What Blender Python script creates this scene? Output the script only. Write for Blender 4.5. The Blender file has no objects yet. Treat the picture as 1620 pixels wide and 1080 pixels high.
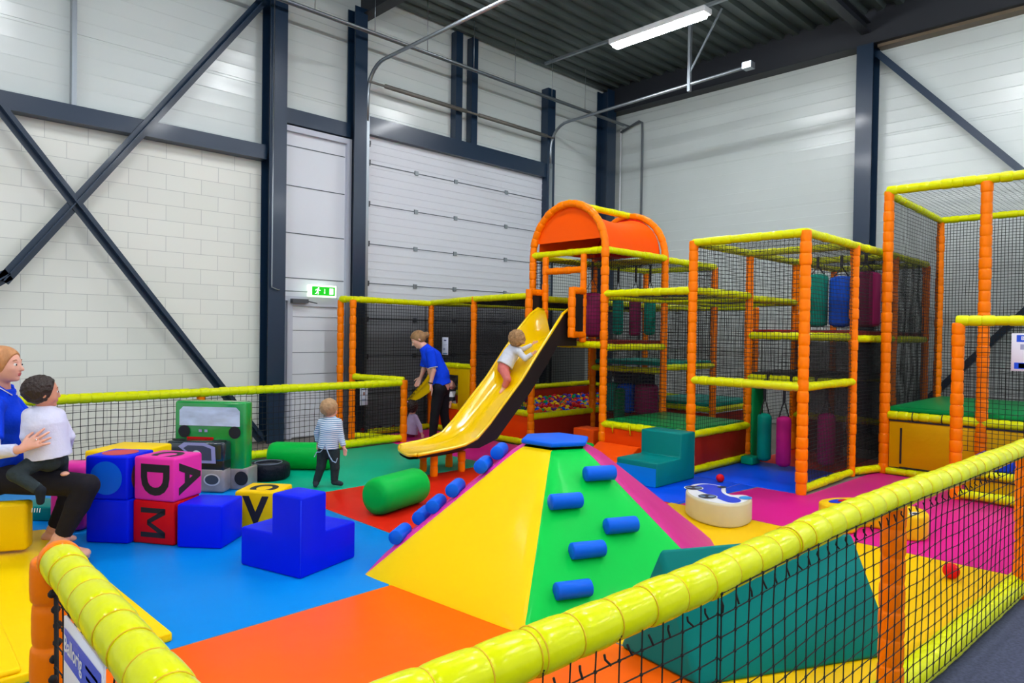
import bpy, bmesh, math, random
import numpy as np
from mathutils import Vector, Matrix
random.seed(7); np.random.seed(7)
scene = bpy.context.scene
COL = scene.collection
PI = math.pi
# ---------------------------------------------------------------- camera
cam_d = bpy.data.cameras.new('camera'); cam = bpy.data.objects.new('camera', cam_d); COL.objects.link(cam)
cam_d.sensor_width = 36.0; cam_d.lens = 1096.0 / 1620.0 * 36.0; cam_d.clip_start = 0.05; cam_d.clip_end = 100
_yaw, _pit, _rol = [math.radians(a) for a in (45.416, -0.780, 0.8456)]
_F = Vector((math.cos(_yaw) * math.cos(_pit), math.sin(_yaw) * math.cos(_pit), math.sin(_pit)))
_R = _F.cross(Vector((0, 0, 1))).normalized(); _U = _R.cross(_F)
_R2 = _R * math.cos(_rol) + _U * math.sin(_rol); _U2 = -_R * math.sin(_rol) + _U * math.cos(_rol)
cam.matrix_world = Matrix(((_R2.x, _U2.x, -_F.x, 0), (_R2.y, _U2.y, -_F.y, 0), (_R2.z, _U2.z, -_F.z, 1.62), (0, 0, 0, 1)))
scene.camera = cam
# ---------------------------------------------------------------- world + exposure
world = bpy.data.worlds.new('world'); scene.world = world; world.use_nodes = True
_bg = world.node_tree.nodes['Background']
_bg.inputs[0].default_value = (0.84, 0.93, 1.0, 1); _bg.inputs[1].default_value = 0.62
LAMP_STRENGTH = 62.0
vs = scene.view_settings
vs.view_transform = 'Standard'; vs.look = 'None'; vs.gamma = 1; vs.use_curve_mapping = False; vs.exposure = 0.72
# ---------------------------------------------------------------- materials
MATS = {}
def lin(c):
    return tuple(((v / 255) / 12.92 if v / 255 <= 0.04045 else ((v / 255 + 0.055) / 1.055) ** 2.4) for v in c)
def mat(name, rgb, rough=0.5, metal=0.0, coat=0.0, bump=0.0, bscale=20.0, var=0.0, vscale=3.0, spec=0.5, emit=None, stretch=None, alpha=None, ior=1.45):
    if name in MATS: return MATS[name]
    m = bpy.data.materials.new(name); m.use_nodes = True; nt = m.node_tree; N = nt.nodes; L = nt.links
    b = N['Principled BSDF']; c = lin(rgb)
    b.inputs['Base Color'].default_value = (*c, 1); b.inputs['Roughness'].default_value = rough
    b.inputs['Metallic'].default_value = metal; b.inputs['Specular IOR Level'].default_value = spec; b.inputs['IOR'].default_value = ior
    b.inputs['Coat Weight'].default_value = coat; b.inputs['Coat Roughness'].default_value = 0.12
    tc = N.new('ShaderNodeTexCoord')
    src = tc.outputs['Object']
    if stretch:
        mp = N.new('ShaderNodeMapping'); mp.inputs['Scale'].default_value = stretch; L.new(src, mp.inputs[0]); src = mp.outputs[0]
    if var > 0:
        n = N.new('ShaderNodeTexNoise'); n.inputs['Scale'].default_value = vscale; n.inputs['Detail'].default_value = 4
        L.new(src, n.inputs['Vector'])
        r = N.new('ShaderNodeMapRange'); r.inputs['From Min'].default_value = 0.3; r.inputs['From Max'].default_value = 0.7
        r.inputs['To Min'].default_value = 1 - var; r.inputs['To Max'].default_value = 1 + var * 0.5
        L.new(n.outputs['Fac'], r.inputs['Value'])
        hv = N.new('ShaderNodeHueSaturation'); hv.inputs['Color'].default_value = (*c, 1)
        L.new(r.outputs[0], hv.inputs['Value']); L.new(hv.outputs[0], b.inputs['Base Color'])
    if bump > 0:
        n2 = N.new('ShaderNodeTexNoise'); n2.inputs['Scale'].default_value = bscale; n2.inputs['Detail'].default_value = 3
        L.new(src, n2.inputs['Vector'])
        bp = N.new('ShaderNodeBump'); bp.inputs['Strength'].default_value = bump; bp.inputs['Distance'].default_value = 0.02
        L.new(n2.outputs['Fac'], bp.inputs['Height']); L.new(bp.outputs[0], b.inputs['Normal'])
    if emit:
        b.inputs['Emission Color'].default_value = (*lin(emit[0]), 1); b.inputs['Emission Strength'].default_value = emit[1]
    if alpha is not None:
        tr = N.new('ShaderNodeBsdfTransparent'); mx = N.new('ShaderNodeMixShader'); mx.inputs[0].default_value = alpha
        L.new(tr.outputs[0], mx.inputs[1]); L.new(b.outputs[0], mx.inputs[2]); L.new(mx.outputs[0], N['Material Output'].inputs[0])
    MATS[name] = m
    return m
def pvc(name, rgb, **k):
    d = dict(rough=0.42, coat=0.03, bump=0.22, bscale=6.0, spec=0.5, ior=1.2); d.update(k)
    return mat(name, rgb, **d)
YEL = pvc('padding_yellow_green', (214, 220, 0), rough=0.28, coat=0.22, bump=0.25, bscale=14)
ORA = pvc('padding_orange', (252, 126, 0), rough=0.3, coat=0.12, bump=0.25, bscale=14)
CORD = mat('net_cord', (14, 16, 18), rough=0.8)
F_YEL = pvc('vinyl_yellow', (248, 208, 0)); F_GRN = pvc('vinyl_green', (0, 196, 70)); F_BLU = pvc('vinyl_royal_blue', (0, 28, 224), bump=0.12)
F_SKY = pvc('vinyl_sky_blue', (0, 130, 216), bump=0.5, bscale=2.2); F_ORA = pvc('vinyl_orange', (250, 96, 0), bump=0.25, bscale=2.5)
F_RED = pvc('vinyl_red', (214, 30, 14), bump=0.2, bscale=3); F_TEA = pvc('vinyl_teal_green', (0, 170, 132), bump=0.35, bscale=3)
F_MAG = pvc('vinyl_magenta', (206, 22, 130), bump=0.2, bscale=3); F_DTE = pvc('vinyl_dark_teal', (0, 122, 118), bump=0.25, bscale=4)
F_PNK = pvc('vinyl_pink', (226, 50, 160)); F_HLD = pvc('vinyl_hold_blue', (10, 98, 226)); F_MBL = pvc('vinyl_mid_blue', (0, 74, 222), bump=0.3, bscale=3)
F_CRD = pvc('vinyl_crimson', (206, 8, 22)); F_ROS = pvc('vinyl_rose', (196, 50, 132)); F_MYE = pvc('mat_yellow', (240, 192, 0), bump=0.15, bscale=3)
F_MOR = pvc('mat_orange', (250, 98, 0), bump=0.3, bscale=2.0)
BLK = mat('print_black', (26, 24, 30), rough=0.6)
STEEL = mat('painted_steel', (18, 42, 66), rough=0.35, coat=0.2)
GALV = mat('galvanised_steel', (150, 158, 165), rough=0.35, metal=0.8)
WHITE = mat('white_enamel', (225, 228, 230), rough=0.4)
# ---------------------------------------------------------------- mesh helpers
class MB:
    def __init__(s): s.v = []; s.f = []; s.sm = []
    def add(s, vs, fs, smooth=False):
        o = len(s.v); s.v += [tuple(v) for v in vs]
        for f in fs: s.f.append(tuple(i + o for i in f)); s.sm.append(smooth)
    def box(s, x0, x1, y0, y1, z0, z1):
        s.add([(x0,y0,z0),(x1,y0,z0),(x1,y1,z0),(x0,y1,z0),(x0,y0,z1),(x1,y0,z1),(x1,y1,z1),(x0,y1,z1)],
              [(0,3,2,1),(4,5,6,7),(0,1,5,4),(1,2,6,5),(2,3,7,6),(3,0,4,7)])
    def obox(s, c, ux, uy, uz):
        c, ux, uy, uz = map(Vector, (c, ux, uy, uz))
        s.add([c + ux*a + uy*b + uz*d for d in (-1,1) for a, b in ((-1,-1),(1,-1),(1,1),(-1,1))],
              [(0,3,2,1),(4,5,6,7),(0,1,5,4),(1,2,6,5),(2,3,7,6),(3,0,4,7)])
    def beam(s, a, b, w, h, up=(0,0,1)):
        a, b = Vector(a), Vector(b); d = (b - a); l = d.length; d.normalize(); up = Vector(up)
        if abs(d.dot(up)) > 0.99: up = Vector((1,0,0))
        r = d.cross(up).normalized(); u = r.cross(d)
        s.obox((a+b)/2, r*w/2, u*h/2, d*l/2)
    def sweep(s, pts, rad, n=12, cap=True, flat=None):
        """tube through pts; rad = list or number"""
        pts = [Vector(p) for p in pts]; m = len(pts)
        if not hasattr(rad, '__len__'): rad = [rad] * m
        d0 = (pts[1] - pts[0]).normalized(); up = Vector((0,0,1)) if abs(d0.z) < 0.9 else Vector((1,0,0))
        r = d0.cross(up).normalized(); vs_ = []
        for i in range(m):
            d = (pts[min(i+1, m-1)] - pts[max(i-1, 0)])
            if d.length < 1e-9: d = d0
            d = d.normalized()
            r = (r - d * r.dot(d)).normalized(); u = r.cross(d)
            for k in range(n):
                a = 2*PI*k/n; vs_.append(pts[i] + (r*math.cos(a) + u*math.sin(a)) * rad[i])
        fs = [(i*n+k, i*n+(k+1)%n, (i+1)*n+(k+1)%n, (i+1)*n+k) for i in range(m-1) for k in range(n)]
        if cap: fs += [tuple(range(n))[::-1], tuple((m-1)*n+k for k in range(n))]
        s.add(vs_, fs, True)
    def sphere(s, c, r, n=12, m=8, sc=(1,1,1)):
        c = Vector(c); vs_ = []
        for j in range(1, m):
            t = PI*j/m
            for k in range(n):
                a = 2*PI*k/n; vs_.append((c.x + r*sc[0]*math.sin(t)*math.cos(a), c.y + r*sc[1]*math.sin(t)*math.sin(a), c.z + r*sc[2]*math.cos(t)))
        t0 = len(vs_); vs_ += [(c.x, c.y, c.z + r*sc[2]), (c.x, c.y, c.z - r*sc[2])]
        fs = [(j*n+k, (j+1)*n+k, (j+1)*n+(k+1)%n, j*n+(k+1)%n) for j in range(m-2) for k in range(n)]
        fs += [(t0, k, (k+1)%n) for k in range(n)] + [(t0+1, (m-2)*n+(k+1)%n, (m-2)*n+k) for k in range(n)]
        s.add(vs_, fs, True)
    def prism(s, pts, off):
        """polygon pts (3d) extruded by vector off"""
        pts = [Vector(p) for p in pts]; off = Vector(off); n = len(pts)
        s.add(pts + [p + off for p in pts], [tuple(range(n))[::-1], tuple(range(n, 2*n))] + [(i, (i+1)%n, (i+1)%n+n, i+n) for i in range(n)])
    def bevel(s, w, seg=3, ang=30):
        bm = bmesh.new()
        vv = [bm.verts.new(v) for v in s.v]
        for f in s.f: bm.faces.new([vv[i] for i in f])
        bmesh.ops.remove_doubles(bm, verts=bm.verts, dist=1e-5)
        bmesh.ops.recalc_face_normals(bm, faces=bm.faces)
        es = [e for e in bm.edges if len(e.link_faces) == 2 and e.calc_face_angle() > math.radians(ang)]
        bmesh.ops.bevel(bm, geom=es, offset=w, segments=seg, profile=0.5, affect='EDGES', clamp_overlap=True)
        bm.verts.index_update()
        s.v = [tuple(v.co) for v in bm.verts]; s.f = [tuple(v.index for v in f.verts) for f in bm.faces]; s.sm = [True]*len(s.f)
        bm.free(); return s
RL = {}
def new_obj(name, me, m, parent):
    if m is not None: me.materials.append(m)
    o = bpy.data.objects.new(name, me); COL.objects.link(o)
    if parent is not None: o.parent = parent
    return o
def wloc(o):
    v = Vector((0,0,0))
    while o is not None: v = v + Vector(RL.get(o.name, (0,0,0))); o = o.parent
    return v
def put(name, mb, m, parent=None, base=None):
    """link mb (world coordinates) as ONE object; origin at parent's origin or at base"""
    off = wloc(parent) if parent is not None else Vector((0,0,0))
    loc = Vector((0,0,0))
    if base is not None: loc = Vector(base) - off
    tot = off + loc
    me = bpy.data.meshes.new(name)
    me.from_pydata([(v[0]-tot.x, v[1]-tot.y, v[2]-tot.z) for v in mb.v], [], mb.f)
    me.polygons.foreach_set('use_smooth', mb.sm); me.update()
    o = new_obj(name, me, m, parent); o.location = loc; RL[o.name] = tuple(loc)
    return o
def tag(o, label, cat, group=None):
    o['label'] = label; o['category'] = cat
    if group: o['group'] = group
    return o
def thing(name, loc, label, cat, group=None):
    o = bpy.data.objects.new(name, None); COL.objects.link(o); o.location = loc; RL[o.name] = tuple(loc); o.empty_display_size = 0.1
    return tag(o, label, cat, group)
def one(name, mb, m, base, label, cat, group=None):
    return tag(put(name, mb, m, None, base), label, cat, group)
def struct(name, mb, m, parent=None):
    o = put(name, mb, m, parent)
    if parent is None: o['kind'] = 'structure'
    return o
def copy_tree(o, loc, label=None, group=None):
    r = o.copy(); COL.objects.link(r); r.location = loc; RL[r.name] = tuple(loc)
    if label: r['label'] = label
    if group: r['group'] = group
    for ch in list(o.children):
        c = ch.copy(); COL.objects.link(c); c.parent = r; RL[c.name] = RL.get(ch.name, (0,0,0))
        for g in list(ch.children):
            d = g.copy(); COL.objects.link(d); d.parent = c; RL[d.name] = RL.get(g.name, (0,0,0))
    return r
def rbox(x0, x1, y0, y1, z0, z1, r=0.015, seg=3):
    b = MB(); b.box(x0, x1, y0, y1, z0, z1); return b.bevel(r, seg)
def robox(c, ux, uy, uz, r=0.015, seg=3):
    b = MB(); b.obox(c, ux, uy, uz); return b.bevel(r, seg)
def pad_tube(pts, r=0.05, seg=0.115, n=12, jit=0.004, dip=0.88):
    """foam-padded rail: short swollen sleeves with pinched joints"""
    pts = [Vector(p) for p in pts]
    P = []; Rr = []
    L = [0]
    for i in range(1, len(pts)): L.append(L[-1] + (pts[i]-pts[i-1]).length)
    tot = L[-1]; k = max(1, round(tot/seg))
    def at(t):
        for i in range(1, len(L)):
            if t <= L[i] + 1e-9:
                u = (t - L[i-1]) / max(1e-9, L[i]-L[i-1]); return pts[i-1].lerp(pts[i], u)
        return pts[-1]
    for i in range(k):
        rr = r + random.uniform(-jit, jit); a = tot*i/k; b = tot*(i+1)/k; w = b - a
        for u, q in ((0.0, dip), (0.035, dip*0.4+0.57), (0.10, 0.975), (0.3, 1.0), (0.7, 1.0), (0.90, 0.975), (0.965, dip*0.4+0.57)):
            P.append(at(a + w*u)); Rr.append(rr*q if u else r*dip)
    P.append(pts[-1]); Rr.append(r*dip)
    mb = MB(); mb.sweep(P, Rr, n); return mb
def net_mb(p0, u, v, cell=0.045, r=0.0026, cellv=None, wav=0.006, seg=0.35, knots=False):
    """square-mesh cord net spanning the parallelogram p0, u, v"""
    p0, u, v = Vector(p0), Vector(u), Vector(v); lu, lv = u.length, v.length
    nu, nv = max(1, round(lu/cell)), max(1, round(lv/(cellv or cell))); nrm = u.cross(v).normalized()
    ph = [random.uniform(0, 6) for _ in range(8)]
    def W(a, b):
        e = min(a, 1-a, b, 1-b)*6; e = min(1, e)
        d = wav*e*(math.sin(a*lu*7+ph[0]) * math.cos(b*lv*6+ph[1]) )
        s1 = wav*0.7*e*math.sin(b*lv*9+ph[2]+a*lu*3); s2 = wav*0.7*e*math.sin(a*lu*8+ph[3]+b*lv*4)
        return p0 + u*a + v*b + nrm*d + u.normalized()*s1 + v.normalized()*s2
    mb = MB()
    def line(fn, n):
        P = [fn(i/n) for i in range(n+1)]; mb.sweep(P, r, 4, cap=False)
    su, sv = max(1, round(lu/seg)), max(1, round(lv/seg))
    for i in range(nu+1): line(lambda t: W(i/nu, t), sv)
    for j in range(nv+1): line(lambda t: W(t, j/nv), su)
    if knots:
        for i in range(nu+1):
            for j in range(nv+1): mb.sphere(W(i/nu, j/nv), r*2.1, 6, 4)
    mb.sm = [True]*len(mb.f)
    return mb
def text_mb(s, c, right, up, size, depth=0.002, bold=0.02):
    cu = bpy.data.curves.new('t', 'FONT'); cu.body = s; cu.size = 1; cu.align_x = 'CENTER'; cu.align_y = 'CENTER'; cu.offset = bold; cu.resolution_u = 4
    ob = bpy.data.objects.new('t', cu); COL.objects.link(ob)
    dg = bpy.context.evaluated_depsgraph_get(); me = bpy.data.meshes.new_from_object(ob.evaluated_get(dg))
    right, up = Vector(right).normalized(), Vector(up).normalized(); nn = right.cross(up)
    mb = MB(); vs_ = [Vector(c) + right*v.co.x*size + up*v.co.y*size + nn*depth for v in me.vertices]
    mb.add(vs_, [tuple(p.vertices) for p in me.polygons])
    COL.objects.unlink(ob); bpy.data.objects.remove(ob); bpy.data.curves.remove(cu); bpy.data.meshes.remove(me)
    return mb
def disc_mb(c, right, up, rx, ry=None, n=32, depth=0.002):
    ry = ry or rx; right, up = Vector(right).normalized(), Vector(up).normalized(); nn = right.cross(up)
    mb = MB(); mb.add([Vector(c) + right*math.cos(2*PI*k/n)*rx + up*math.sin(2*PI*k/n)*ry + nn*depth for k in range(n)], [tuple(range(n))]); return mb
def poly_mb(c, right, up, pts, depth=0.002):
    right, up = Vector(right).normalized(), Vector(up).normalized(); nn = right.cross(up)
    mb = MB(); mb.add([Vector(c) + right*a + up*b + nn*depth for a, b in pts], [tuple(range(len(pts)))]); return mb
def merge(*ms):
    r = MB()
    for m in ms:
        o = len(r.v); r.v += m.v; r.f += [tuple(i+o for i in f) for f in m.f]; r.sm += m.sm
    return r
# ================================================================ ROOM
m_floor = mat('concrete_floor', (120, 112, 104), rough=0.6, var=0.15, vscale=2, bump=0.1, bscale=40)
b = MB(); b.box(-9, 12.7, -9, 9.8, -0.12, -0.005); struct('floor', b, m_floor)
# cladding material (light grey coated sheet, horizontal ribs are geometry)
m_clad = mat('coated_sheet_wall', (204, 212, 210), rough=0.24, spec=0.7, var=0.04, vscale=0.8, bump=0.03, bscale=3)
m_clad.node_tree.nodes['Principled BSDF'].inputs['Coat Weight'].default_value = 0.0
def cladding(axis, fixed, a0, a1, z0, z1, facing):
    """horizontal sheet panels: shallow ribs every 0.11 m, a deep groove each metre"""
    prof = []; z = z0
    prof.append((z, 0)); k = 0
    rowh = 1.0
    while z < z1 - 1e-6:
        zz = z + 0.0
        for i in range(5):
            w = rowh/5
            prof += [(zz + 0.012, 0.0), (zz + w*0.30, 0.0006), (zz + w*0.80, 0.0045), (zz + w*0.86, 0.0)]
            zz += w
        z += rowh
        prof += [(z - 0.006, 0.0), (z - 0.004, -0.008), (z + 0.004, -0.008), (z + 0.006, 0.0)]
    prof = [p for p in prof if p[0] <= z1]; prof.append((z1, 0))
    mb = MB(); n = len(prof); vs_ = []
    for a in (a0, a1):
        for zz, d in prof:
            vs_.append((fixed + facing*d, a, zz) if axis == 'x' else (a, fixed + facing*d, zz))
    mb.add(vs_, [(i, i+1, n+i+1, n+i) for i in range(n-1)]); return mb
# block wall (left, lower)
m_blk = bpy.data.materials.new('painted_block_wall'); m_blk.use_nodes = True
nt = m_blk.node_tree; N = nt.nodes; L = nt.links
tc = N.new('ShaderNodeTexCoord'); sp = N.new('ShaderNodeSeparateXYZ'); cb = N.new('ShaderNodeCombineXYZ')
L.new(tc.outputs['Object'], sp.inputs[0]); L.new(sp.outputs[0], cb.inputs[0]); L.new(sp.outputs[2], cb.inputs[1])
br = N.new('ShaderNodeTexBrick'); L.new(cb.outputs[0], br.inputs['Vector'])
br.inputs['Scale'].default_value = 1.0; br.inputs['Brick Width'].default_value = 0.445; br.inputs['Row Height'].default_value = 0.2
br.inputs['Mortar Size'].default_value = 0.0035; br.inputs['Mortar Smooth'].default_value = 0.3
br.inputs['Color1'].default_value = (*lin((228, 229, 221)), 1); br.inputs['Color2'].default_value = (*lin((222, 224, 216)), 1); br.inputs['Mortar'].default_value = (*lin((186, 188, 184)), 1)
L.new(br.outputs['Color'], N['Principled BSDF'].inputs['Base Color']); N['Principled BSDF'].inputs['Roughness'].default_value = 0.6
bp = N.new('ShaderNodeBump'); bp.inputs['Strength'].default_value = 0.4; bp.inputs['Distance'].default_value = 0.01; bp.invert = True
L.new(br.outputs['Fac'], bp.inputs['Height']); L.new(bp.outputs[0], N['Principled BSDF'].inputs['Normal'])
b = MB(); b.box(-5, 4.6, 9.6, 9.85, 0, 4.15); struct('wall_left_lower', b, m_blk)
b = cladding('y', 9.62, -5, 12.6, 4.1, 7.1, -1); b.add([], []); struct('wall_left_upper', b, m_clad)
b = MB(); b.box(4.55, 12.6, 9.66, 9.8, 0, 4.9); struct('wall_left', b, m_clad)
b = cladding('y', 9.63, 10.35, 12.6, 0.1, 4.1, -1); struct('wall_left_corner', b, m_clad)
b = cladding('x', 12.5, -6, 9.62, 0.0, 6.45, -1); struct('wall_right', b, m_clad)
b = MB(); b.box(12.56, 12.7, -6, 9.7, 0, 7.0); struct('wall_right_backing', b, m_clad)
# ceiling: trapezoidal steel deck, ribs along X
m_deck = mat('steel_deck', (74, 84, 82), rough=0.35, metal=0.3, var=0.1, vscale=1)
b = MB(); y = -9.0; pr = []
while y < 9.8:
    pr += [(y, 6.95), (y+0.09, 6.95), (y+0.13, 7.02), (y+0.24, 7.02)]; y += 0.28
n = len(pr); b.add([(x, a, z) for x in (-9, 12.7) for a, z in pr], [(i, n+i, n+i+1, i+1) for i in range(n-1)]); struct('ceiling', b, m_deck)
# steel frame: columns, beams, braces
def ibeam(a, bb, w, h, up=(0,0,1), t=0.018):
    a, bb = Vector(a), Vector(bb); d = (bb-a).normalized(); up = Vector(up)
    r = d.cross(up).normalized(); u = r.cross(d); mb = MB(); c = (a+bb)/2; l = (bb-a).length/2
    mb.obox(c + u*(h/2), r*w/2, u*t/2, d*l); mb.obox(c - u*(h/2), r*w/2, u*t/2, d*l); mb.obox(c, r*t/2, u*h/2, d*l); return mb
trims = []
def trim(mb, m=STEEL): trims.append(struct('trim_%d' % (len(trims)+1), mb, m))
trim(ibeam((4.51, 9.47, 0), (4.51, 9.47, 6.9), 0.25, 0.24, (0,1,0)))           # column beside the block wall
b = MB(); b.box(4.385, 4.64, 9.335, 9.355, 0, 6.5); trim(b)
trim(ibeam((5.86, 9.47, 0), (5.86, 9.47, 6.6), 0.22, 0.2, (0,1,0)))
b = MB(); b.box(5.75, 5.97, 9.35, 9.37, 0, 6.3); trim(b)
for x0, x1 in ((7.85, 8.0), (8.22, 8.36)):
    b = MB(); b.box(x0, x1, 9.46, 9.6, 5.0, 6.9); trim(b)
b = MB(); b.box(10.2, 10.42, 9.42, 9.6, 0, 6.5); trim(b)
trim(ibeam((12.12, 9.45, 0), (12.12, 9.45, 6.9), 0.3, 0.28, (0,1,0)))
b = MB(); b.box(-5, 4.39, 9.42, 9.6, 4.0, 4.2); trim(b)                        # horizontal rail above the block wall
b = MB(); b.box(4.64, 5.76, 9.48, 9.6, 4.6, 4.82); trim(b)                      # header over the tall door panel
b = MB(); b.box(5.97, 10.3, 9.45, 9.6, 4.72, 5.0); trim(b)                      # header over the roller door
for p, q in (((1.36, 9.4, 2.1), (4.31, 9.4, 6.2)), ((1.25, 9.38, 4.1), (4.33, 9.38, 0.05)), ((-1.6, 9.4, -0.02), (1.42, 9.4, 2.18)), ((-1.9, 9.38, 6.2), (1.25, 9.38, 4.1))):
    b = MB(); b.beam(p, q, 0.015, 0.13, (0,0,1)); 
    d = (Vector(q)-Vector(p)).normalized(); b.beam(Vector(p)+Vector((0,-0.045,0)), Vector(q)+Vector((0,-0.045,0)), 0.1, 0.015); trim(b)
trim(ibeam((12.33, 4.15, 0), (12.33, 4.15, 6.45), 0.26, 0.3, (1,0,0)))          # right-wall column
b = MB(); b.box(12.17, 12.19, 4.02, 4.28, 0, 6.45); trim(b)
b = MB(); b.beam((12.33, 4.0, 6.3), (12.33, 1.98, 4.02), 0.1, 0.1); trim(b)
b = MB(); b.beam((12.33, 3.2, 0.6), (12.33, 0.2, 4.0), 0.1, 0.1); trim(b)
b = MB(); b.box(12.2, 12.5, -6, 9.6, 6.45, 7.05); trim(b, mat('dark_eaves', (30, 33, 40), rough=0.5))
b = MB(); b.box(12.3, 12.5, -6, 4.0, 6.40, 6.45); trim(b, mat('brown_flashing', (110, 96, 78), rough=0.5))
trim(ibeam((6.0, 9.6, 6.72), (6.0, -6, 6.72), 0.2, 0.38), mat('dark_eaves', (30, 33, 40)))
trim(ibeam((12.2, 4.15, 6.72), (0, 4.15, 6.85), 0.14, 0.16), mat('dark_eaves', (30, 33, 40)))
# ---- tall white door unit (door_1) with exit door leaf
m_alu = mat('pale_aluminium', (186, 190, 204), rough=0.35, coat=0.2); m_pan = mat('white_sandwich_panel', (212, 216, 224), rough=0.45, bump=0.03, bscale=12)
m_seam = mat('seam_dark', (84, 92, 100), rough=0.7)
b = MB(); b.box(4.68, 5.76, 9.56, 9.62, 0.0, 4.5); d1 = struct('door_1', b, m_pan)
b = MB()
for x0, x1, z0, z1 in ((4.64, 4.72, 0, 4.58), (5.72, 5.8, 0, 4.58), (4.72, 5.72, 4.5, 4.58), (4.72, 5.72, 2.03, 2.1)): b.box(x0, x1, 9.5, 9.57, z0, z1)
put('door_frame', b, m_alu, d1)
b = MB()
for z in (2.37, 3.03, 3.72, 4.3): b.box(4.73, 5.71, 9.553, 9.562, z-0.006, z+0.006)
put('panel_seam', b, m_seam, d1)
b = MB(); b.box(4.84, 5.62, 9.53, 9.575, 0.02, 1.97); leaf = put('door_leaf', b, m_pan, d1)
b = MB()
for x0, x1, z0, z1 in ((4.76, 4.84, 0.0, 2.03), (5.62, 5.7, 0.0, 2.03), (4.84, 5.62, 1.96, 2.03)): b.box(x0, x1, 9.5, 9.56, z0, z1)
put('leaf_frame', b, m_alu, leaf)
b = MB()
for z in (0.3, 0.62, 0.95, 1.27, 1.6, 1.8): b.box(4.85, 5.61, 9.526, 9.532, z-0.003, z+0.003)
put('leaf_seam', b, m_seam, leaf)
b = MB(); b.box(5.64, 5.67, 9.47, 9.5, 0.93, 1.15); b.beam((5.655, 9.45, 1.06), (5.54, 9.45, 1.06), 0.02, 0.02); b.beam((5.655, 9.5, 1.06), (5.655, 9.44, 1.06), 0.02, 0.02); put('door_handle', b, GALV, leaf)
b = MB(); b.box(4.8, 5.05, 9.42, 9.5, 2.0, 2.06); b.beam((5.05, 9.44, 2.03), (5.12, 9.3, 2.0), 0.02, 0.015); put('door_closer', b, mat('dark_metal', (70, 74, 80), rough=0.4), leaf)
# ---- sectional roller door (door_2)
b = MB(); b.box(6.05, 10.25, 9.56, 9.63, 0.0, 4.74); d2 = struct('door_2', b, m_pan)
b = MB(); zs = (0.45, 0.93, 1.42, 1.9, 2.38, 3.0, 3.62, 4.26)
zs = (0.6, 1.2, 1.8, 2.37, 3.0, 3.63, 4.28)
for z in zs: b.box(6.06, 10.24, 9.552, 9.562, z-0.007, z+0.007)
put('section_seam', b, m_seam, d2)
for z in zs:
    for x in (7.08, 7.95, 9.2):
        b = MB(); b.box(x-0.035, x+0.035, 9.535, 9.56, z-0.035, z+0.035); put('hinge', b, GALV, d2)
for z in list(zs) + [4.58]:
    b = MB(); b.box(6.0, 6.12, 9.47, 9.56, z-0.05, z+0.03); b.beam((6.03, 9.46, z), (6.1, 9.46, z), 0.06, 0.06); put('roller_bracket', b, mat('dark_metal', (70, 74, 80), rough=0.4), d2)
b = MB()
for zr in np.arange(0.1, 4.7, 0.125): b.box(6.07, 10.23, 9.555, 9.561, zr, zr+0.03)
put('pressed_rib', b, m_pan, d2)
for x0, x1 in ((5.98, 6.05), (10.25, 10.33)):
    b = MB(); b.box(x0, x1, 9.4, 9.55, 0, 5.0); put('guide_track', b, GALV, d2)
for x in (6.02, 10.29):
    P = [(x, 9.42, 4.9)] + [(x, 9.42 - 0.45*(1-math.cos(t)), 5.3 + 0.45*math.sin(t)) for t in np.linspace(0, PI/2, 8)] + [(x, 6.0, 5.78)]
    if x > 8: P[-1] = (x, 5.2, 5.85)
    b = MB(); b.sweep([Vector(p) for p in P], 0.03, 6); put('overhead_track', b, GALV, d2)
b = MB(); b.sweep([(6.0, 9.35, 5.5), (10.3, 9.35, 5.5)], 0.02, 8); b.sweep([(6.3, 9.35, 5.5), (8.0, 9.35, 5.5)], 0.035, 12); b.sweep([(8.3, 9.35, 5.5), (10.1, 9.35, 5.5)], 0.035, 12); put('torsion_spring', b, mat('spring_steel', (112, 110, 104), rough=0.5, metal=0.3), d2)
b = MB(); b.box(10.24, 10.3, 6.25, 6.3, 5.7, 6.95); b.beam((10.27, 6.28, 6.0), (10.27, 5.7, 6.9), 0.02, 0.03); b.box(10.2, 10.34, 5.15, 5.3, 5.8, 5.9); put('track_hanger', b, GALV, d2)
# ---- conduits
b = MB(); b.sweep([(2.0, 9.05, 6.13), (12.42, 9.05, 6.13)], 0.022, 8); b.sweep([(2.0, 9.12, 6.13), (12.3, 9.12, 6.13)], 0.012, 6)
one('cable_conduit', b, GALV, (7, 9.05, 6.11), 'long white cable conduit hung under the ceiling above the roller door', 'conduit')
for x in (4.9, 5.9, 6.9, 7.9, 8.9, 9.9, 10.9):
    b = MB(); b.sweep([(x, 9.05, 6.15), (x, 9.05, 6.96)], 0.006, 6)
    one('hanger_rod', b, GALV, (x, 9.05, 6.15), 'thin steel rod holding the ceiling cable conduit', 'rod', 'conduit hanger rods')
b = MB(); b.sweep([(12.42, 9.28, 6.15), (12.42, 9.28, 0)], 0.018, 8); one('wall_pipe', b, WHITE, (12.42, 9.28, 0), 'thin white vertical pipe on the wall beside the corner column', 'pipe')
b = MB(); b.sweep([(12.42, 9.28, 6.05), (12.42, 8.8, 6.2), (12.42, 8.72, 6.15), (12.42, 8.71, 5.9), (12.42, 8.71, 0)], 0.025, 8); one('wall_pipe', b, mat('grey_pvc', (90, 96, 102), rough=0.5), (12.42, 8.71, 0), 'dark grey vertical pipe with a bend at the top near the corner', 'pipe')
b = MB(); b.box(2.03, 2.08, 9.5, 9.6, 4.2, 7.0); one('wall_pipe', b, GALV, (2.05, 9.55, 4.2), 'thin vertical conduit on the upper left wall cladding', 'pipe')
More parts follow.
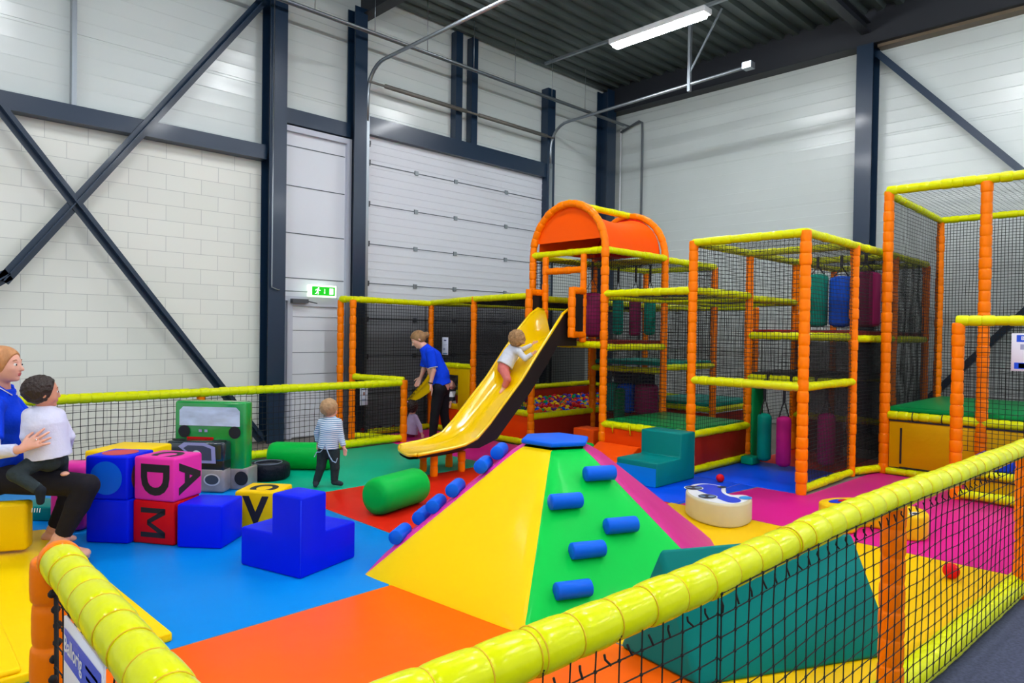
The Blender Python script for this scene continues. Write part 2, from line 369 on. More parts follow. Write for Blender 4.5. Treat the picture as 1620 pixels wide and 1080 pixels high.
b = MB(); b.sweep([(4.42, 9.3, 6.2), (4.42, 9.3, 2.25), (4.42, 9.3, 2.2), (4.5, 9.3, 2.17), (4.7, 9.46, 2.17), (5.05, 9.46, 2.17)], 0.009, 6); one('power_cable', b, GALV, (4.42, 9.3, 2.2), 'thin grey cable running down the left steel column to the exit sign', 'cable')
# ---- exit sign
t = thing('exit_sign', (5.27, 9.45, 2.1), 'lit green and white emergency exit sign above the white door', 'sign')
put('sign_housing', rbox(5.05, 5.5, 9.4, 9.48, 2.1, 2.28, 0.01), mat('sign_lit_white', (235, 245, 225), emit=((235, 255, 225), 0.75)), t)
face = MB(); face.add([(5.09, 9.397, 2.125), (5.47, 9.397, 2.125), (5.47, 9.397, 2.255), (5.09, 9.397, 2.255)], [(0,1,2,3)])
fc = put('sign_face', face, mat('sign_green', (0, 150, 16), emit=((0, 200, 20), 0.45)), t)
wm = mat('sign_mark', (240, 255, 240), emit=((240, 255, 240), 0.8))
b = MB(); Y0 = 9.394
def q2(pts): b.add([(5.09 + p[0], Y0, 2.125 + p[1]) for p in pts], [tuple(range(len(pts)))])
q2([(0.285,0.02),(0.35,0.02),(0.35,0.11),(0.285,0.11)]); q2([(0.2,0.03),(0.212,0.03),(0.212,0.1),(0.2,0.1)]); q2([(0.193,0.045),(0.206,0.025),(0.219,0.045)])
q2([(0.095,0.10),(0.115,0.10),(0.115,0.118),(0.095,0.118)]); q2([(0.075,0.06),(0.098,0.055),(0.112,0.095),(0.088,0.1)]); q2([(0.08,0.06),(0.095,0.055),(0.07,0.02),(0.045,0.02),(0.045,0.03),(0.062,0.032)]); q2([(0.09,0.06),(0.105,0.055),(0.108,0.03),(0.1,0.012),(0.09,0.016),(0.095,0.033)]); q2([(0.09,0.095),(0.06,0.09),(0.05,0.07),(0.057,0.068),(0.068,0.082),(0.088,0.085)]); q2([(0.11,0.095),(0.125,0.078),(0.14,0.08),(0.138,0.072),(0.12,0.068),(0.108,0.082)])
put('exit_pictogram', b, wm, fc)
# ---- hall lamps (long fluorescent battens on a trunking)
m_lamp = mat('lamp_diffuser', (255, 250, 240), emit=((248, 251, 255), LAMP_STRENGTH))
def hall_lamp(label):
    t = thing('ceiling_lamp', (0, 0, 0), label, 'lamp', 'fluorescent hall lamps')
    put('lamp_housing', rbox(-0.11, 0.11, -0.85, 0.85, 0.05, 0.14, 0.02), WHITE, t)
    put('lamp_diffuser', rbox(-0.07, 0.07, -0.8, 0.8, 0.0, 0.05, 0.02), m_lamp, t)
    return t
l0 = hall_lamp('lit fluorescent batten lamp hanging from the dark ceiling'); l0.location = (8.9, 6.0, 6.15); RL[l0.name] = (8.9, 6.0, 6.15)
for x in (-2.0, 1.7, 5.3, 8.9, 11.6):
    for y in (8.0, 6.0, 2.2, -1.6, -5.4):
        if (x == 8.9 and y == 6.0) or y == 8.0 or (x == 11.6 and y > 0): continue
        copy_tree(l0, (x, y, 6.15), label='lit fluorescent batten lamp hanging from the dark ceiling')
for x in (8.9,):
    b = MB(); b.box(x-0.025, x+0.025, -6, 8.3, 6.29, 6.33); one('lamp_trunking', b, GALV, (x, 2, 6.29), 'thin pale trunking rail carrying the fluorescent lamp', 'rail')
# ================================================================ FLOOR MATS
def mat_tile(pts, m, label, z=0.0):
    b = MB(); b.prism([(x, y, -0.03) for x, y in pts], (0, 0, 0.03 + z)); b.bevel(0.008, 2)
    xs = [p[0] for p in pts]; ys = [p[1] for p in pts]
    return one('floor_mat', b, m, (sum(xs)/len(xs), sum(ys)/len(ys), -0.03), label, 'floor mat', 'padded floor mats')
g_ = 0.004
def rect(x0, x1, y0, y1): return [(x0+g_, y0+g_), (x1-g_, y0+g_), (x1-g_, y1-g_), (x0+g_, y1-g_)]
mat_tile(rect(0.5, 3.2, 3.66, 6.2), F_SKY, 'sky blue floor mat in front of the sitting woman and the letter cubes')
mat_tile(rect(0.5, 3.2, 6.2, 8.3), F_SKY, 'sky blue floor mat under the toy jeep and the tyre')
mat_tile([(0.5, 1.03), (2.94, 0.99), (2.94, 3.655), (0.5, 3.655)], F_MOR, 'orange floor mat in the foreground before the climbing pyramid')
mat_tile(rect(3.2, 5.78, 3.66, 6.2), F_RED, 'red floor mat under the near green roller and behind the pyramid')
mat_tile(rect(3.2, 5.78, 6.2, 8.25), F_TEA, 'teal green floor mat where the toddler in the striped top stands')
mat_tile([(2.954, 0.99), (3.85, 0.935), (5.79, 0.835), (5.79, 3.655), (2.954, 3.655)], F_MYE, 'yellow floor mat behind the near netted fence')
mat_tile([(5.78+g_, 6.2), (7.04, 6.2), (7.04, 9.05), (6.0, 9.05), (5.78+g_, 8.3)], F_MAG, 'magenta floor mat under the slide foot and the standing woman')
mat_tile(rect(5.78, 7.1, 3.62, 6.2), F_MBL, 'blue floor mat beside the teal foam steps')
mat_tile([(7.1+g_, 2.98), (8.55, 2.98), (8.55, 4.22), (7.1+g_, 4.22)], F_MBL, 'blue floor mat inside the cage below the hanging rollers')
mat_tile([(5.8+g_, 3.62-g_), (7.1-g_, 3.62-g_), (7.1-g_, 3.42)][:3] + [(5.8+g_, 3.58)], F_MBL, 'narrow blue mat strip along the magenta mat')
mat_tile([(5.8+g_, 0.835), (8.1, 0.73), (8.95, 1.85), (8.95, 2.85), (7.1, 2.9), (7.08, 3.4), (5.8+g_, 3.56)], F_MAG, 'magenta floor mat before the right cage, under the yellow toy')
mat_tile(rect(8.55, 9.87, 2.98, 4.22), F_RED, 'dark red floor mat deep inside the cage behind the hanging rollers')
mat_tile(rect(7.12, 8.45, 5.58, 6.72), F_MAG, 'magenta floor mat in the recess under the slide tower')
b = MB(); b.prism([(-4, -5, -0.02), (9, -5, -0.02), (9, 0.66, -0.02), (6.6, 0.78, -0.02), (3.85, 0.92, -0.02), (0.5, 1.0, -0.02), (-4, 1.0, -0.02)], (0, 0, 0.02))
one('carpet', b, mat('grey_blue_carpet', (74, 80, 106), rough=0.95, var=0.35, vscale=60, bump=0.5, bscale=300), (2, -2, -0.02), 'dark grey blue carpet outside the near netted fence', 'carpet')
# ================================================================ FRAMES
def post(parent, x, y, z0, z1, m=ORA, r=0.052, name='post', n=12):
    return put(name, pad_tube([(x, y, z0), (x, y, z1)], r, 0.12, n), m, parent)
def rail(parent, a, b_, m=YEL, r=0.047, name='rail', n=12, seg=0.11):
    return put(name, pad_tube([a, b_], r, seg, n), m, parent)
def net(parent, p0, u, v, **k):
    return put('safety_net', net_mb(p0, u, v, **k), CORD, parent)
SCREEN = mat('shade_fill_black', (22, 23, 25), rough=0.9, alpha=0.62)  # added see-through dark sheets; shade behind the nets put in as colour
SHADE_FILL2 = mat('shade_fill_open', (18, 19, 22), rough=0.9, alpha=0.4)
def fill_sheet(parent, p0, u, v, m=SCREEN):
    p0, u, v = Vector(p0), Vector(u), Vector(v); b = MB(); b.add([p0, p0+u, p0+u+v, p0+v], [(0,1,2,3)]); return put('dark_fill_sheet', b, m, parent)
def deck(parent, x0, x1, y0, y1, z, m, th=0.06, name='deck'):
    return put(name, rbox(x0, x1, y0, y1, z-th, z, 0.02), m, parent)
def panel(parent, x0, x1, y0, y1, z0, z1, m, name='side_panel'):
    return put(name, rbox(x0, x1, y0, y1, z0, z1, 0.008, 2), m, parent)
D_GRN = pvc('deck_green', (0, 132, 66), bump=0.2); D_TEA = pvc('deck_teal', (0, 138, 124)); D_RED = pvc('deck_dark_red', (130, 24, 22))
PAN_O = pvc('panel_orange', (240, 70, 0), bump=0.35, bscale=5); PAN_O_SHADED = pvc('panel_orange_shaded', (150, 34, 20), bump=0.3, bscale=5)  # second tone is the orange panel with shade mixed into its colour
GX = (7.1, 8.48, 9.88, 11.3); GY = (2.95, 4.24, 5.52, 6.8)
# ---------------- climbing frame with slide tower
T = thing('jungle_gym', (9.2, 4.9, 0), 'large orange and yellow netted climbing frame with an arched orange roof', 'climbing frame')
fx, fy = GX, GY
for y in fy[2:]: post(T, fx[0], y, 0, 2.72); post(T, fx[1], y, 0, 2.72)
post(T, fx[0], fy[1], 0, 2.70); post(T, fx[0], fy[0], 0, 2.70, r=0.058)
for x in fx[1:3]:
    for y in fy[0:2]: post(T, x, y, 0, 2.68, n=10)
post(T, fx[3], fy[0], 0, 2.66, n=10); post(T, fx[3], fy[1], 0, 2.66, n=10)
post(T, fx[2], fy[2], 0, 2.68, n=10); post(T, fx[2], fy[3], 0, 2.68, n=10); post(T, fx[3], fy[3], 0, 2.1, n=10); post(T, fx[3], fy[2], 0, 2.1, n=10)
# tower roof arches
def arch(x):
    yc = (fy[2]+fy[3])/2; ry = (fy[3]-fy[2])/2
    return [(x, yc + ry*math.cos(t), 2.70 + 0.66*math.sin(t)) for t in np.linspace(0, PI, 17)]
for x in (fx[0], fx[1]): put('roof_arch', pad_tube(arch(x), 0.052, 0.12), ORA, T)
yc = (fy[2]+fy[3])/2
rail(T, (fx[0], yc, 3.37), (fx[1], yc, 3.37))
# canopy: front valance and barrel fabric sagging between the arches
ry = (fy[3]-fy[2])/2 - 0.05
m_can = pvc('canopy_fabric_orange', (250, 88, 0), rough=0.45, coat=0.1, bump=0.3, bscale=3); m_can2 = m_can
b = MB(); A = [(fx[0]+0.02, yc + ry*math.cos(t), 2.72 + 0.60*math.sin(t)) for t in np.linspace(0, PI, 25)]
A = [p for p in A if p[2] > 2.9][::-1]
c0 = (fx[0]+0.02, yc + ry*0.97, 2.86); c1 = (fx[0]+0.02, yc - ry*0.97, 2.86)
b.add([c0] + A[::-1] + [c1], [tuple(range(len(A)+2))]); put('canopy_valance', b, m_can, T)
b = MB(); nx, na = 10, 24; vs_ = []
for i in range(nx+1):
    u = i/nx; x = fx[0]+0.05 + (fx[1]-fx[0]-0.1)*u; sag = 0.10*math.sin(PI*u)
    for j in range(na+1):
        t = PI*j/na; s = sag*(0.4+0.6*math.sin(t)**2)
        zz = 2.75 + (0.545 - s)*max(0, math.sin(t))**0.9
        yy = yc + (ry - 0.015 - sag*0.25*abs(math.cos(t)))*math.cos(t)
        vs_.append((x, yy, zz))
b.add(vs_, [(i*(na+1)+j, (i+1)*(na+1)+j, (i+1)*(na+1)+j+1, i*(na+1)+j+1) for i in range(nx) for j in range(na)], True)
cn = put('canopy', b, pvc('canopy_barrel', (250, 84, 0), rough=0.45, bump=0.3, bscale=4), T)
b = MB(); A = [(fx[1]-0.06, yc + (ry)*math.cos(t), 2.72 + 0.6*math.sin(t)) for t in np.linspace(0.03, PI-0.03, 25)]
b.add(A[::-1], [tuple(range(len(A)))]); put('canopy_back', b, pvc('canopy_back_red', (190, 20, 6), rough=0.6), T)
# tower rails
rail(T, (fx[0], fy[3], 2.70), (fx[0], fy[2], 2.70)); rail(T, (fx[0], fy[2], 2.70), (fx[1], fy[2], 2.70)); rail(T, (fx[0], fy[3], 2.68), (fx[1], fy[3], 2.68)); rail(T, (fx[1], fy[3], 2.68), (fx[1], fy[2], 2.68))
rail(T, (fx[1], fy[2], 2.68), (fx[2], fy[2], 2.68)); rail(T, (fx[2], fy[2], 2.68), (fx[2], fy[3], 2.68)); rail(T, (fx[1], fy[3], 2.68), (fx[2], fy[3], 2.68))
rail(T, (fx[0], fy[3], 1.47), (fx[0], fy[2], 1.47)); rail(T, (fx[0], fy[2], 1.44), (fx[1], fy[2], 1.44)); rail(T, (fx[1], fy[3], 1.44), (fx[1], fy[2], 1.44))
deck(T, fx[0]+0.05, fx[1]+0.02, fy[2]+0.03, fy[3]-0.02, 1.53, D_RED, 0.08)
rail(T, (fx[1], fy[3], 1.09), (fx[1], fy[2], 1.09)); rail(T, (fx[1], fy[2], 1.14), (fx[2], fy[2], 1.14)); deck(T, fx[1], fx[2], fy[2], fy[3], 1.22, D_TEA, 0.06)
# exit gate of the slide: inner posts, header and two guard frames
for y in (6.53, 5.85): post(T, fx[0]-0.03, y, 1.56 if y > 6 else 1.5, 2.66, r=0.045)
rail(T, (fx[0]-0.03, 6.50, 2.46), (fx[0]-0.03, 5.85, 2.46), ORA, 0.047)
for y in (6.60, 5.83):
    P = [(fx[0]-0.03, y, 2.17), (fx[0]-0.28, y, 2.17), (fx[0]-0.28, y, 1.60), (fx[0]-0.03, y, 1.60)]
    put('guard_frame', merge(pad_tube(P[:2], 0.048, 0.1), pad_tube([P[1]+Vector((0,0,0.04)) if 0 else (P[1][0], y, 2.21), (P[2][0], y, 1.56)], 0.05, 0.12), pad_tube(P[2:], 0.047, 0.1)), ORA, T)
    b = MB(); b.box(fx[0]-0.26, fx[0]-0.03, y-0.01, y+0.01, 1.62, 2.14); put('guard_infill', b, mat('black_pad', (16, 16, 18), rough=0.6), T)
net(T, (fx[0], 6.55, 1.5), (0, 0.22, 0), (0, 0, 1.15), cell=0.05)
net(T, (fx[0], 5.55, 1.5), (0, 0.28, 0), (0, 0, 1.15), cell=0.05)
for p0, u in (((fx[0], fy[3], 1.5), (fx[1]-fx[0], 0, 0)), ((fx[0], fy[2], 1.47), (fx[1]-fx[0], 0, 0)), ((fx[1], fy[2], 1.2), (fx[2]-fx[1], 0, 0)), ((fx[1], fy[3], 1.2), (fx[2]-fx[1], 0, 0)), ((fx[2], fy[2], 1.2), (0, fy[3]-fy[2], 0))):
    net(T, p0, u, (0, 0, 2.66-p0[2]))
net(T, (fx[1], fy[2], 2.66), (fx[2]-fx[1], 0, 0), (0, fy[3]-fy[2], 0), r=0.0014, cell=0.055)
net(T, (fx[0], fy[2], 2.60), (fx[1]-fx[0], 0, 0), (0, fy[3]-fy[2], 0), cell=0.06, r=0.0016)
# low green bouncing deck
z = 0.50
rail(T, (fx[0], fy[2], z-0.04), (fx[0], fy[1], z-0.04)); rail(T, (fx[0], fy[1], z-0.04), (fx[1], fy[1], z-0.04)); rail(T, (fx[0], fy[1], 0.05), (fx[1], fy[1], 0.05)); rail(T, (fx[0], fy[2], z-0.04), (fx[1], fy[2], z-0.04)); rail(T, (fx[1], fy[1], z-0.04), (fx[1], fy[2], z-0.04))
deck(T, fx[0]+0.02, fx[1]-0.02, fy[1]+0.02, fy[2]-0.02, z+0.02, D_GRN, 0.05)
panel(T, fx[0]-0.01, fx[0]+0.01, fy[1], fy[2], 0.0, z-0.08, PAN_O); panel(T, fx[0], fx[1], fy[1]-0.01, fy[1]+0.01, 0.08, z-0.08, PAN_O_SHADED)
panel(T, fx[0]+0.03, fx[1], fy[2]+0.0, fy[2]+0.02, 0.0, z-0.08, PAN_O_SHADED)
# lacing loops on the rims
for y in (4.45, 4.75, 5.05, 5.32):
    b = MB(); b.sweep([(fx[0]-0.055, y, 0.5), (fx[0]-0.056, y, 0.42), (fx[0]-0.03, y+0.01, 0.36)], 0.008, 6); put('lacing_loop', b, YEL, T)
# side nets around the bouncing deck and its roof at 2.13
for p0, u, h in (((fx[0], fy[1], 0.48), (0, fy[2]-fy[1], 0), 1.65), ((fx[0], fy[1], 0.48), (fx[1]-fx[0], 0, 0), 2.2), ((fx[1], fy[1], 0.48), (fx[2]-fx[1], 0, 0), 2.2), ((fx[0], fy[2], 0.48), (fx[1]-fx[0], 0, 0), 0.95)):
    net(T, p0, u, (0, 0, h))
rail(T, (fx[0], fy[2], 2.13), (fx[0], fy[1], 2.13)); rail(T, (fx[0], fy[1], 2.13), (fx[1], fy[1], 2.13)); rail(T, (fx[1], fy[1], 2.10), (fx[2], fy[1], 2.10)); rail(T, (fx[1], fy[1], 2.1), (fx[1], fy[2], 2.1)); rail(T, (fx[2], fy[1], 2.1), (fx[2], fy[2], 2.1)); rail(T, (fx[0], fy[2], 2.1), (fx[2], fy[2], 2.1))
net(T, (fx[0], fy[1], 2.1), (fx[2]-fx[0], 0, 0), (0, fy[2]-fy[1], 0), r=0.0014, cell=0.055)
# teal deck behind
rail(T, (fx[2], fy[2], 0.44), (fx[2], fy[3], 0.44)); rail(T, (fx[2], fy[2], 0.44), (fx[3], fy[2], 0.44)); deck(T, fx[2], fx[3], fy[2], fy[3], 0.54, D_TEA, 0.06); panel(T, fx[2], fx[3], fy[2]-0.01, fy[2]+0.01, 0, 0.38, PAN_O_SHADED); panel(T, fx[2]-0.01, fx[2]+0.01, fy[2], fy[3], 0, 0.38, PAN_O_SHADED)
net(T, (fx[3], fy[2], 0.5), (0, fy[3]-fy[2], 0), (0, 0, 1.6)); rail(T, (fx[3], fy[2], 2.1), (fx[3], fy[3], 2.1))
# tall cage (x 7.1..11.3, y 2.95..4.24)
for y in (fy[0], fy[1]):
    for i in range(3): rail(T, (fx[i], y, 2.68), (fx[i+1], y, 2.68))
for x in fx: rail(T, (x, fy[0], 2.68), (x, fy[1], 2.68), seg=0.12)
net(T, (fx[0], fy[0], 2.64), (fx[3]-fx[0], 0, 0), (0, fy[1]-fy[0], 0), r=0.0014, cell=0.055)
rail(T, (fx[0], fy[0], 1.10), (fx[0], fy[1], 1.10), r=0.05)
rail(T, (fx[1], fy[0], 1.62), (fx[1], fy[1], 1.62)); rail(T, (fx[1], fy[0], 1.08), (fx[1], fy[1], 1.08)); rail(T, (fx[0], fy[0], 1.1), (fx[1], fy[0], 1.1)); rail(T, (fx[1], fy[0], 1.60), (fx[2], fy[0], 1.60))
rail(T, (fx[2], fy[0], 1.60), (fx[2], fy[1], 1.60)); rail(T, (fx[2], fy[0], 1.08), (fx[2], fy[1], 1.08)); rail(T, (fx[2], fy[0], 0.5), (fx[2], fy[1], 0.5)); rail(T, (fx[2], fy[0], 1.6), (fx[3], fy[0], 1.6))
deck(T, fx[1], fx[3], fy[0]+0.02, fy[1]-0.02, 1.70, D_RED, 0.07); deck(T, fx[1]+0.05, fx[2], fy[0]+0.02, fy[1]-0.02, 1.15, mat('deck_black', (28, 30, 30), rough=0.6), 0.05)
panel(T, fx[2], fx[2]+0.03, fy[0]+0.6, fy[1], 0.0, 0.45, D_RED)
net(T, (fx[0], fy[0], 1.12), (0, fy[1]-fy[0], 0), (0, 0, 1.54))
for i in range(3): net(T, (fx[i], fy[0], 0.05), (fx[i+1]-fx[i], 0, 0), (0, 0, 2.6), cell=0.042)
net(T, (fx[2], fy[0], 0.05), (0, fy[1]-fy[0], 0), (0, 0, 2.6)); net(T, (fx[3], fy[0], 0.05), (0, fy[1]-fy[0], 0), (0, 0, 2.6)); net(T, (fx[1], fy[0], 1.15), (0, fy[1]-fy[0], 0), (0, 0, 0.45))
fill_sheet(T, (fx[0]+0.06, fy[0]+0.03, 0.1), (fx[2]-fx[0], 0, 0), (0, 0, 1.45), SCREEN)
fill_sheet(T, (fx[1]+0.06, fy[0]+0.03, 1.55), (fx[3]-fx[1], 0, 0), (0, 0, 1.05), SHADE_FILL2)
fill_sheet(T, (fx[2]+0.1, fy[0]+0.1, 0.1), (0, 1.1, 0), (0, 0, 1.45), SCREEN)
rail(T, (fx[0], fy[0], 0.05), (fx[1], fy[0], 0.05), r=0.045); rail(T, (fx[1], fy[0], 0.05), (9.0, fy[0]-0.15, 0.05), r=0.045)
# straps of the roller floor
for y in (3.35, 3.65, 3.95):
    b = MB(); b.box(fx[1]-0.06, fx[1]+0.06, y-0.012, y+0.012, 1.0, 1.15); put('strap', b, BLK, T)
# dark partition and green pads below the tower
fill_sheet(T, (fx[1]+0.55, fy[2]+0.5, 0.5), (0, fy[3]-fy[2]-0.5, 0), (0, 0, 0.55), mat('dark_blue_drape', (18, 24, 52), rough=0.8))
put('corner_pad', robox((8.1, 6.0, 0.42), (0.10, 0, 0), (0, 0.05, 0), (0, 0, 0.42), 0.05), pvc('pad_dark_green', (0, 84, 50)), T)
put('corner_pad', robox((8.62, 4.18, 0.52), (0.14, 0, 0), (0, 0.03, 0), (0, 0, 0.5), 0.03), D_GRN, T)
one('foam_block', rbox(8.2, 8.42, 4.02, 4.18, 0.0, 0.1, 0.02), F_TEA, (8.3, 4.1, 0), 'small teal foam block on the floor beside the thin teal roller', 'foam block')
# ---------------- hanging rollers
def roller(name, x, y, z0, z1, r, m, label, cat='foam roller', group=None, ztop=None):
    t = thing(name, (x, y, z0), label, cat, group)
    P = [(0, 0.004), (0.01, 0.6), (0.03, 0.93), (0.06, 1.0)]
    zz = []; rr = []
    for d, q in P: zz.append(z0+d); rr.append(r*q)
    for d, q in P[::-1]: zz.append(z1-d); rr.append(r*q)
    b = MB(); b.sweep([(x, y, z) for z in zz], rr, 20); put('roller_body', b, m, t)
    ztop = ztop or z1 + 0.2
    b = MB()
    for s in (-1, 1): b.beam((x + s*r*0.7*0.7, y - s*r*0.7*0.7, z1-0.02), (x, y, z1 + 0.45*(ztop-z1)), 0.03, 0.006)
    b.beam((x, y, z1 + 0.4*(ztop-z1)), (x, y, ztop), 0.035, 0.008); put('hanging_strap', b, BLK, t)
    return t
R_TE = pvc('roller_teal', (0, 140, 120)); R_MG = pvc('roller_magenta', (190, 30, 120)); R_BL = pvc('roller_blue', (0, 80, 200)); R_MR = pvc('roller_maroon', (130, 30, 80))
roller('hanging_roller', 8.3, 3.92, 0.06, 0.66, 0.085, R_TE, 'thin teal roller hanging low behind the blue mat, left of a pink one', ztop=1.08)
roller('hanging_roller', 8.2, 3.63, 0.04, 0.66, 0.085, R_MG, 'thin pink roller hanging low behind the blue mat', ztop=1.08)
roller('hanging_roller', 8.6, 3.28, 0.06, 0.70, 0.1, R_MG, 'shaded magenta roller seen through the dark net right of the corner post', ztop=1.08)
roller('hanging_roller', 9.2, 3.66, 1.74, 2.44, 0.13, R_TE, 'thick teal roller on the upper deck beside the right corner post', ztop=2.66)
roller('hanging_roller', 9.2, 3.36, 1.74, 2.40, 0.14, R_BL, 'thick blue roller on the upper deck of the right cage', ztop=2.66)
roller('hanging_roller', 9.2, 3.07, 1.74, 2.44, 0.17, R_MR, 'thick maroon roller on the upper deck behind the black net', ztop=2.66)
roller('hanging_roller', 8.62, 6.44, 1.60, 2.24, 0.085, R_TE, 'teal roller in the upper tower, left of the maroon one', ztop=2.64)
roller('hanging_roller', 8.62, 6.12, 1.58, 2.24, 0.09, R_MR, 'slim maroon roller in the upper tower between two teal ones', ztop=2.64)
roller('hanging_roller', 8.62, 5.86, 1.60, 2.22, 0.085, R_TE, 'teal roller in the upper tower, right of the slim maroon one', ztop=2.64)
roller('hanging_roller', 7.75, 6.25, 1.56, 2.2, 0.16, R_MR, 'thick maroon roller standing just behind the slide gate', ztop=2.64)
roller('hanging_roller', 8.75, 6.62, 0.40, 0.86, 0.15, R_TE, 'thick teal roller low under the tower behind the green deck', ztop=1.1)
roller('hanging_roller', 8.75, 6.34, 0.40, 0.86, 0.15, R_BL, 'thick blue roller low under the tower behind the green deck', ztop=1.1)
roller('hanging_roller', 8.75, 5.98, 0.40, 0.88, 0.18, R_MR, 'thick maroon roller low under the tower behind the green deck', ztop=1.1)
# ---------------- ball pit enclosure
P_ = thing('ball_pit', (7.1, 8, 0), 'netted ball pit enclosure with yellow rails, orange panel and yellow door flap', 'ball pit')
yb = 9.12
for x, y, z1 in ((7.1, yb, 2.1), (7.1, 8.05, 2.15), (5.5, 8.93, 2.06), (5.42, 9.14, 2.06), (11.3, yb, 2.1), (9.4, yb, 2.1)):
    post(P_, x, y, 0, z1, r=0.05 if x < 9 else 0.06, n=10)
rail(P_, (5.42, 9.14, 2.07), (5.5, 8.93, 2.07), r=0.05); rail(P_, (5.5, 8.93, 2.07), (7.1, yb, 2.07)); rail(P_, (7.1, yb, 2.08), (7.1, 8.05, 2.12)); rail(P_, (7.1, 8.05, 2.12), (7.1, fy[3]+0.05, 2.14))
rail(P_, (7.1, yb, 2.08), (11.3, yb, 2.1)); rail(P_, (11.3, yb, 2.1), (11.3, fy[3], 2.1)); rail(P_, (7.2, fy[3], 2.1), (11.3, fy[3], 2.1))
net(P_, (5.5, 8.95, 0.05), (1.6, 0.17, 0), (0, 0, 2.0), cell=0.05, r=0.0032)
net(P_, (7.1, fy[3], 0.5), (0, 8.05-fy[3], 0), (0, 0, 1.6), cell=0.04); net(P_, (7.1, 8.05, 1.1), (0, yb-8.05, 0), (0, 0, 1.0), cell=0.04)
net(P_, (7.1, yb, 0.1), (4.2, 0, 0), (0, 0, 2.0), cell=0.05, r=0.0032); net(P_, (7.1, fy[3], 2.1), (4.2, 0, 0), (0, yb-fy[3], 0), cell=0.05, r=0.0032)
net(P_, (fx[1], fy[3], 0.5), (fx[3]-fx[1], 0, 0), (0, 0, 1.6), cell=0.05); net(P_, (11.3, fy[3], 0.5), (0, yb-fy[3], 0), (0, 0, 1.6), cell=0.05)
fill_sheet(P_, (5.52, 9.18, 0.05), (1.6, 0.1, 0), (0, 0, 1.98)); fill_sheet(P_, (7.1, 9.28, 0.05), (4.2, 0, 0), (0, 0, 2.0), SCREEN)
fill_sheet(P_, (7.13, 8.0, 0.5), (0, yb-8.0, 0), (0, 0, 1.55), SHADE_FILL2)
fill_sheet(P_, (7.13, fy[3]+0.05, 0.5), (0, 8.0-fy[3], 0), (0, 0, 1.55), SHADE_FILL2)
# pit walls
rail(P_, (7.1, yb, 0.05), (7.1, fy[3]-0.9, 0.05)); rail(P_, (5.9, yb-0.02, 0.05), (7.1, yb, 0.05)); rail(P_, (7.1, fy[3], 0.46), (7.1, 8.05, 0.46)); rail(P_, (7.1, fy[3], 0.42), (fx[1], fy[3], 0.42)); rail(P_, (fx[1], fy[3], 0.42), (11.3, fy[3], 0.42)); rail(P_, (7.1, yb, 0.56), (11.3, yb, 0.60)); rail(P_, (11.3, yb, 0.58), (11.3, fy[3], 0.45))
panel(P_, 7.09, 7.11, fy[3], yb, 0.08, 0.42, PAN_O); panel(P_, 7.1, 11.3, fy[3]-0.01, fy[3]+0.01, 0.0, 0.38, PAN_O_SHADED); panel(P_, 7.1, 11.3, yb-0.01, yb+0.01, 0, 0.54, PAN_O_SHADED); panel(P_, 11.29, 11.31, fy[3], yb, 0, 0.5, PAN_O_SHADED)
rail(P_, (7.1, 8.05, 1.07), (7.1, yb, 1.07))
m_fl = pvc('flap_yellow', (216, 176, 0), bump=0.3, bscale=4)
panel(P_, 7.07, 7.09, 8.10, 8.38, 0.38, 1.03, m_fl, 'door_flap'); panel(P_, 7.08, 7.1, 8.38, yb, 0.92, 1.03, m_fl, 'door_lintel'); panel(P_, 7.08, 7.1, 8.38, yb, 0.38, 0.47, m_fl, 'door_sill')
# lifted flap with a fold
b = MB(); nn_ = 10; vs_ = []
for i in range(nn_+1):
    for j in range(nn_+1):
        u, v = i/nn_, j/nn_
        vs_.append((7.06 - 0.50*(v**1.3) + 0.03*math.sin(u*9), 8.60 + 0.48*u + 0.10*v, 1.0 - 0.46*v - 0.14*u*v + 0.02*math.sin(v*7+u*3)))
b.add(vs_, [(i*(nn_+1)+j, (i+1)*(nn_+1)+j, (i+1)*(nn_+1)+j+1, i*(nn_+1)+j+1) for i in range(nn_) for j in range(nn_)], True); put('lifted_flap', b, m_fl, P_)
PAPER = mat('notice_paper', (210, 216, 236), rough=0.5)
# balls
b = MB(); b.box(7.15, 11.25, fy[3]+0.05, yb-0.05, 0.0, 0.30); put('pit_base', b, mat('pit_floor', (110, 20, 30), rough=0.7), P_)
bcols = {'red': (200, 20, 30), 'yellow': (236, 206, 0), 'blue': (0, 80, 220), 'green': (0, 150, 70), 'orange': (240, 96, 10), 'purple': (96, 40, 130)}
bm_ = {}
for k, c in bcols.items():
    mb = MB(); mb.sphere((0, 0, 0), 0.042, 12, 8)
    bm_[k] = put('pit_ball', mb, pvc('ball_' + k, c, bump=0, rough=0.3)); bm_[k]['label'] = 'small %s plastic ball lying in the ball pit' % k; bm_[k]['category'] = 'ball'; bm_[k]['group'] = '%s balls in the ball pit' % k
cnt = 0; used = set(); rb = random.Random(3)
keys = ['red']*9 + ['yellow']*6 + ['blue']*3 + ['green']*2 + ['orange']*2 + ['purple']*5
def pit_spot():
    return rb.uniform(7.2, 11.2), rb.uniform(fy[3]+0.1, yb-0.12)
placed = []
def free(x, y): return all((x-a)**2 + (y-c)**2 > 0.0064 for a, c, _ in placed[-900:])
tries = 0
while len(placed) < 760 and tries < 60000:
    tries += 1; x, y = pit_spot()
    if free(x, y): placed.append((x, y, 0.345 + rb.uniform(0, 0.05)))
placed.sort(key=lambda p: p[0]*0.7 + p[1]*0.71 - (1.2 if p[0] > 8.0 else 0))
top = []
for i, (x, y, z) in enumerate(placed[:290]):
    k = rb.choice(keys); o = bm_[k]
    if k in used: o = o.copy(); COL.objects.link(o)
    used.add(k); o.location = (x, y, z); RL[o.name] = (x, y, z); cnt += 1
rest = {}
mb = MB()
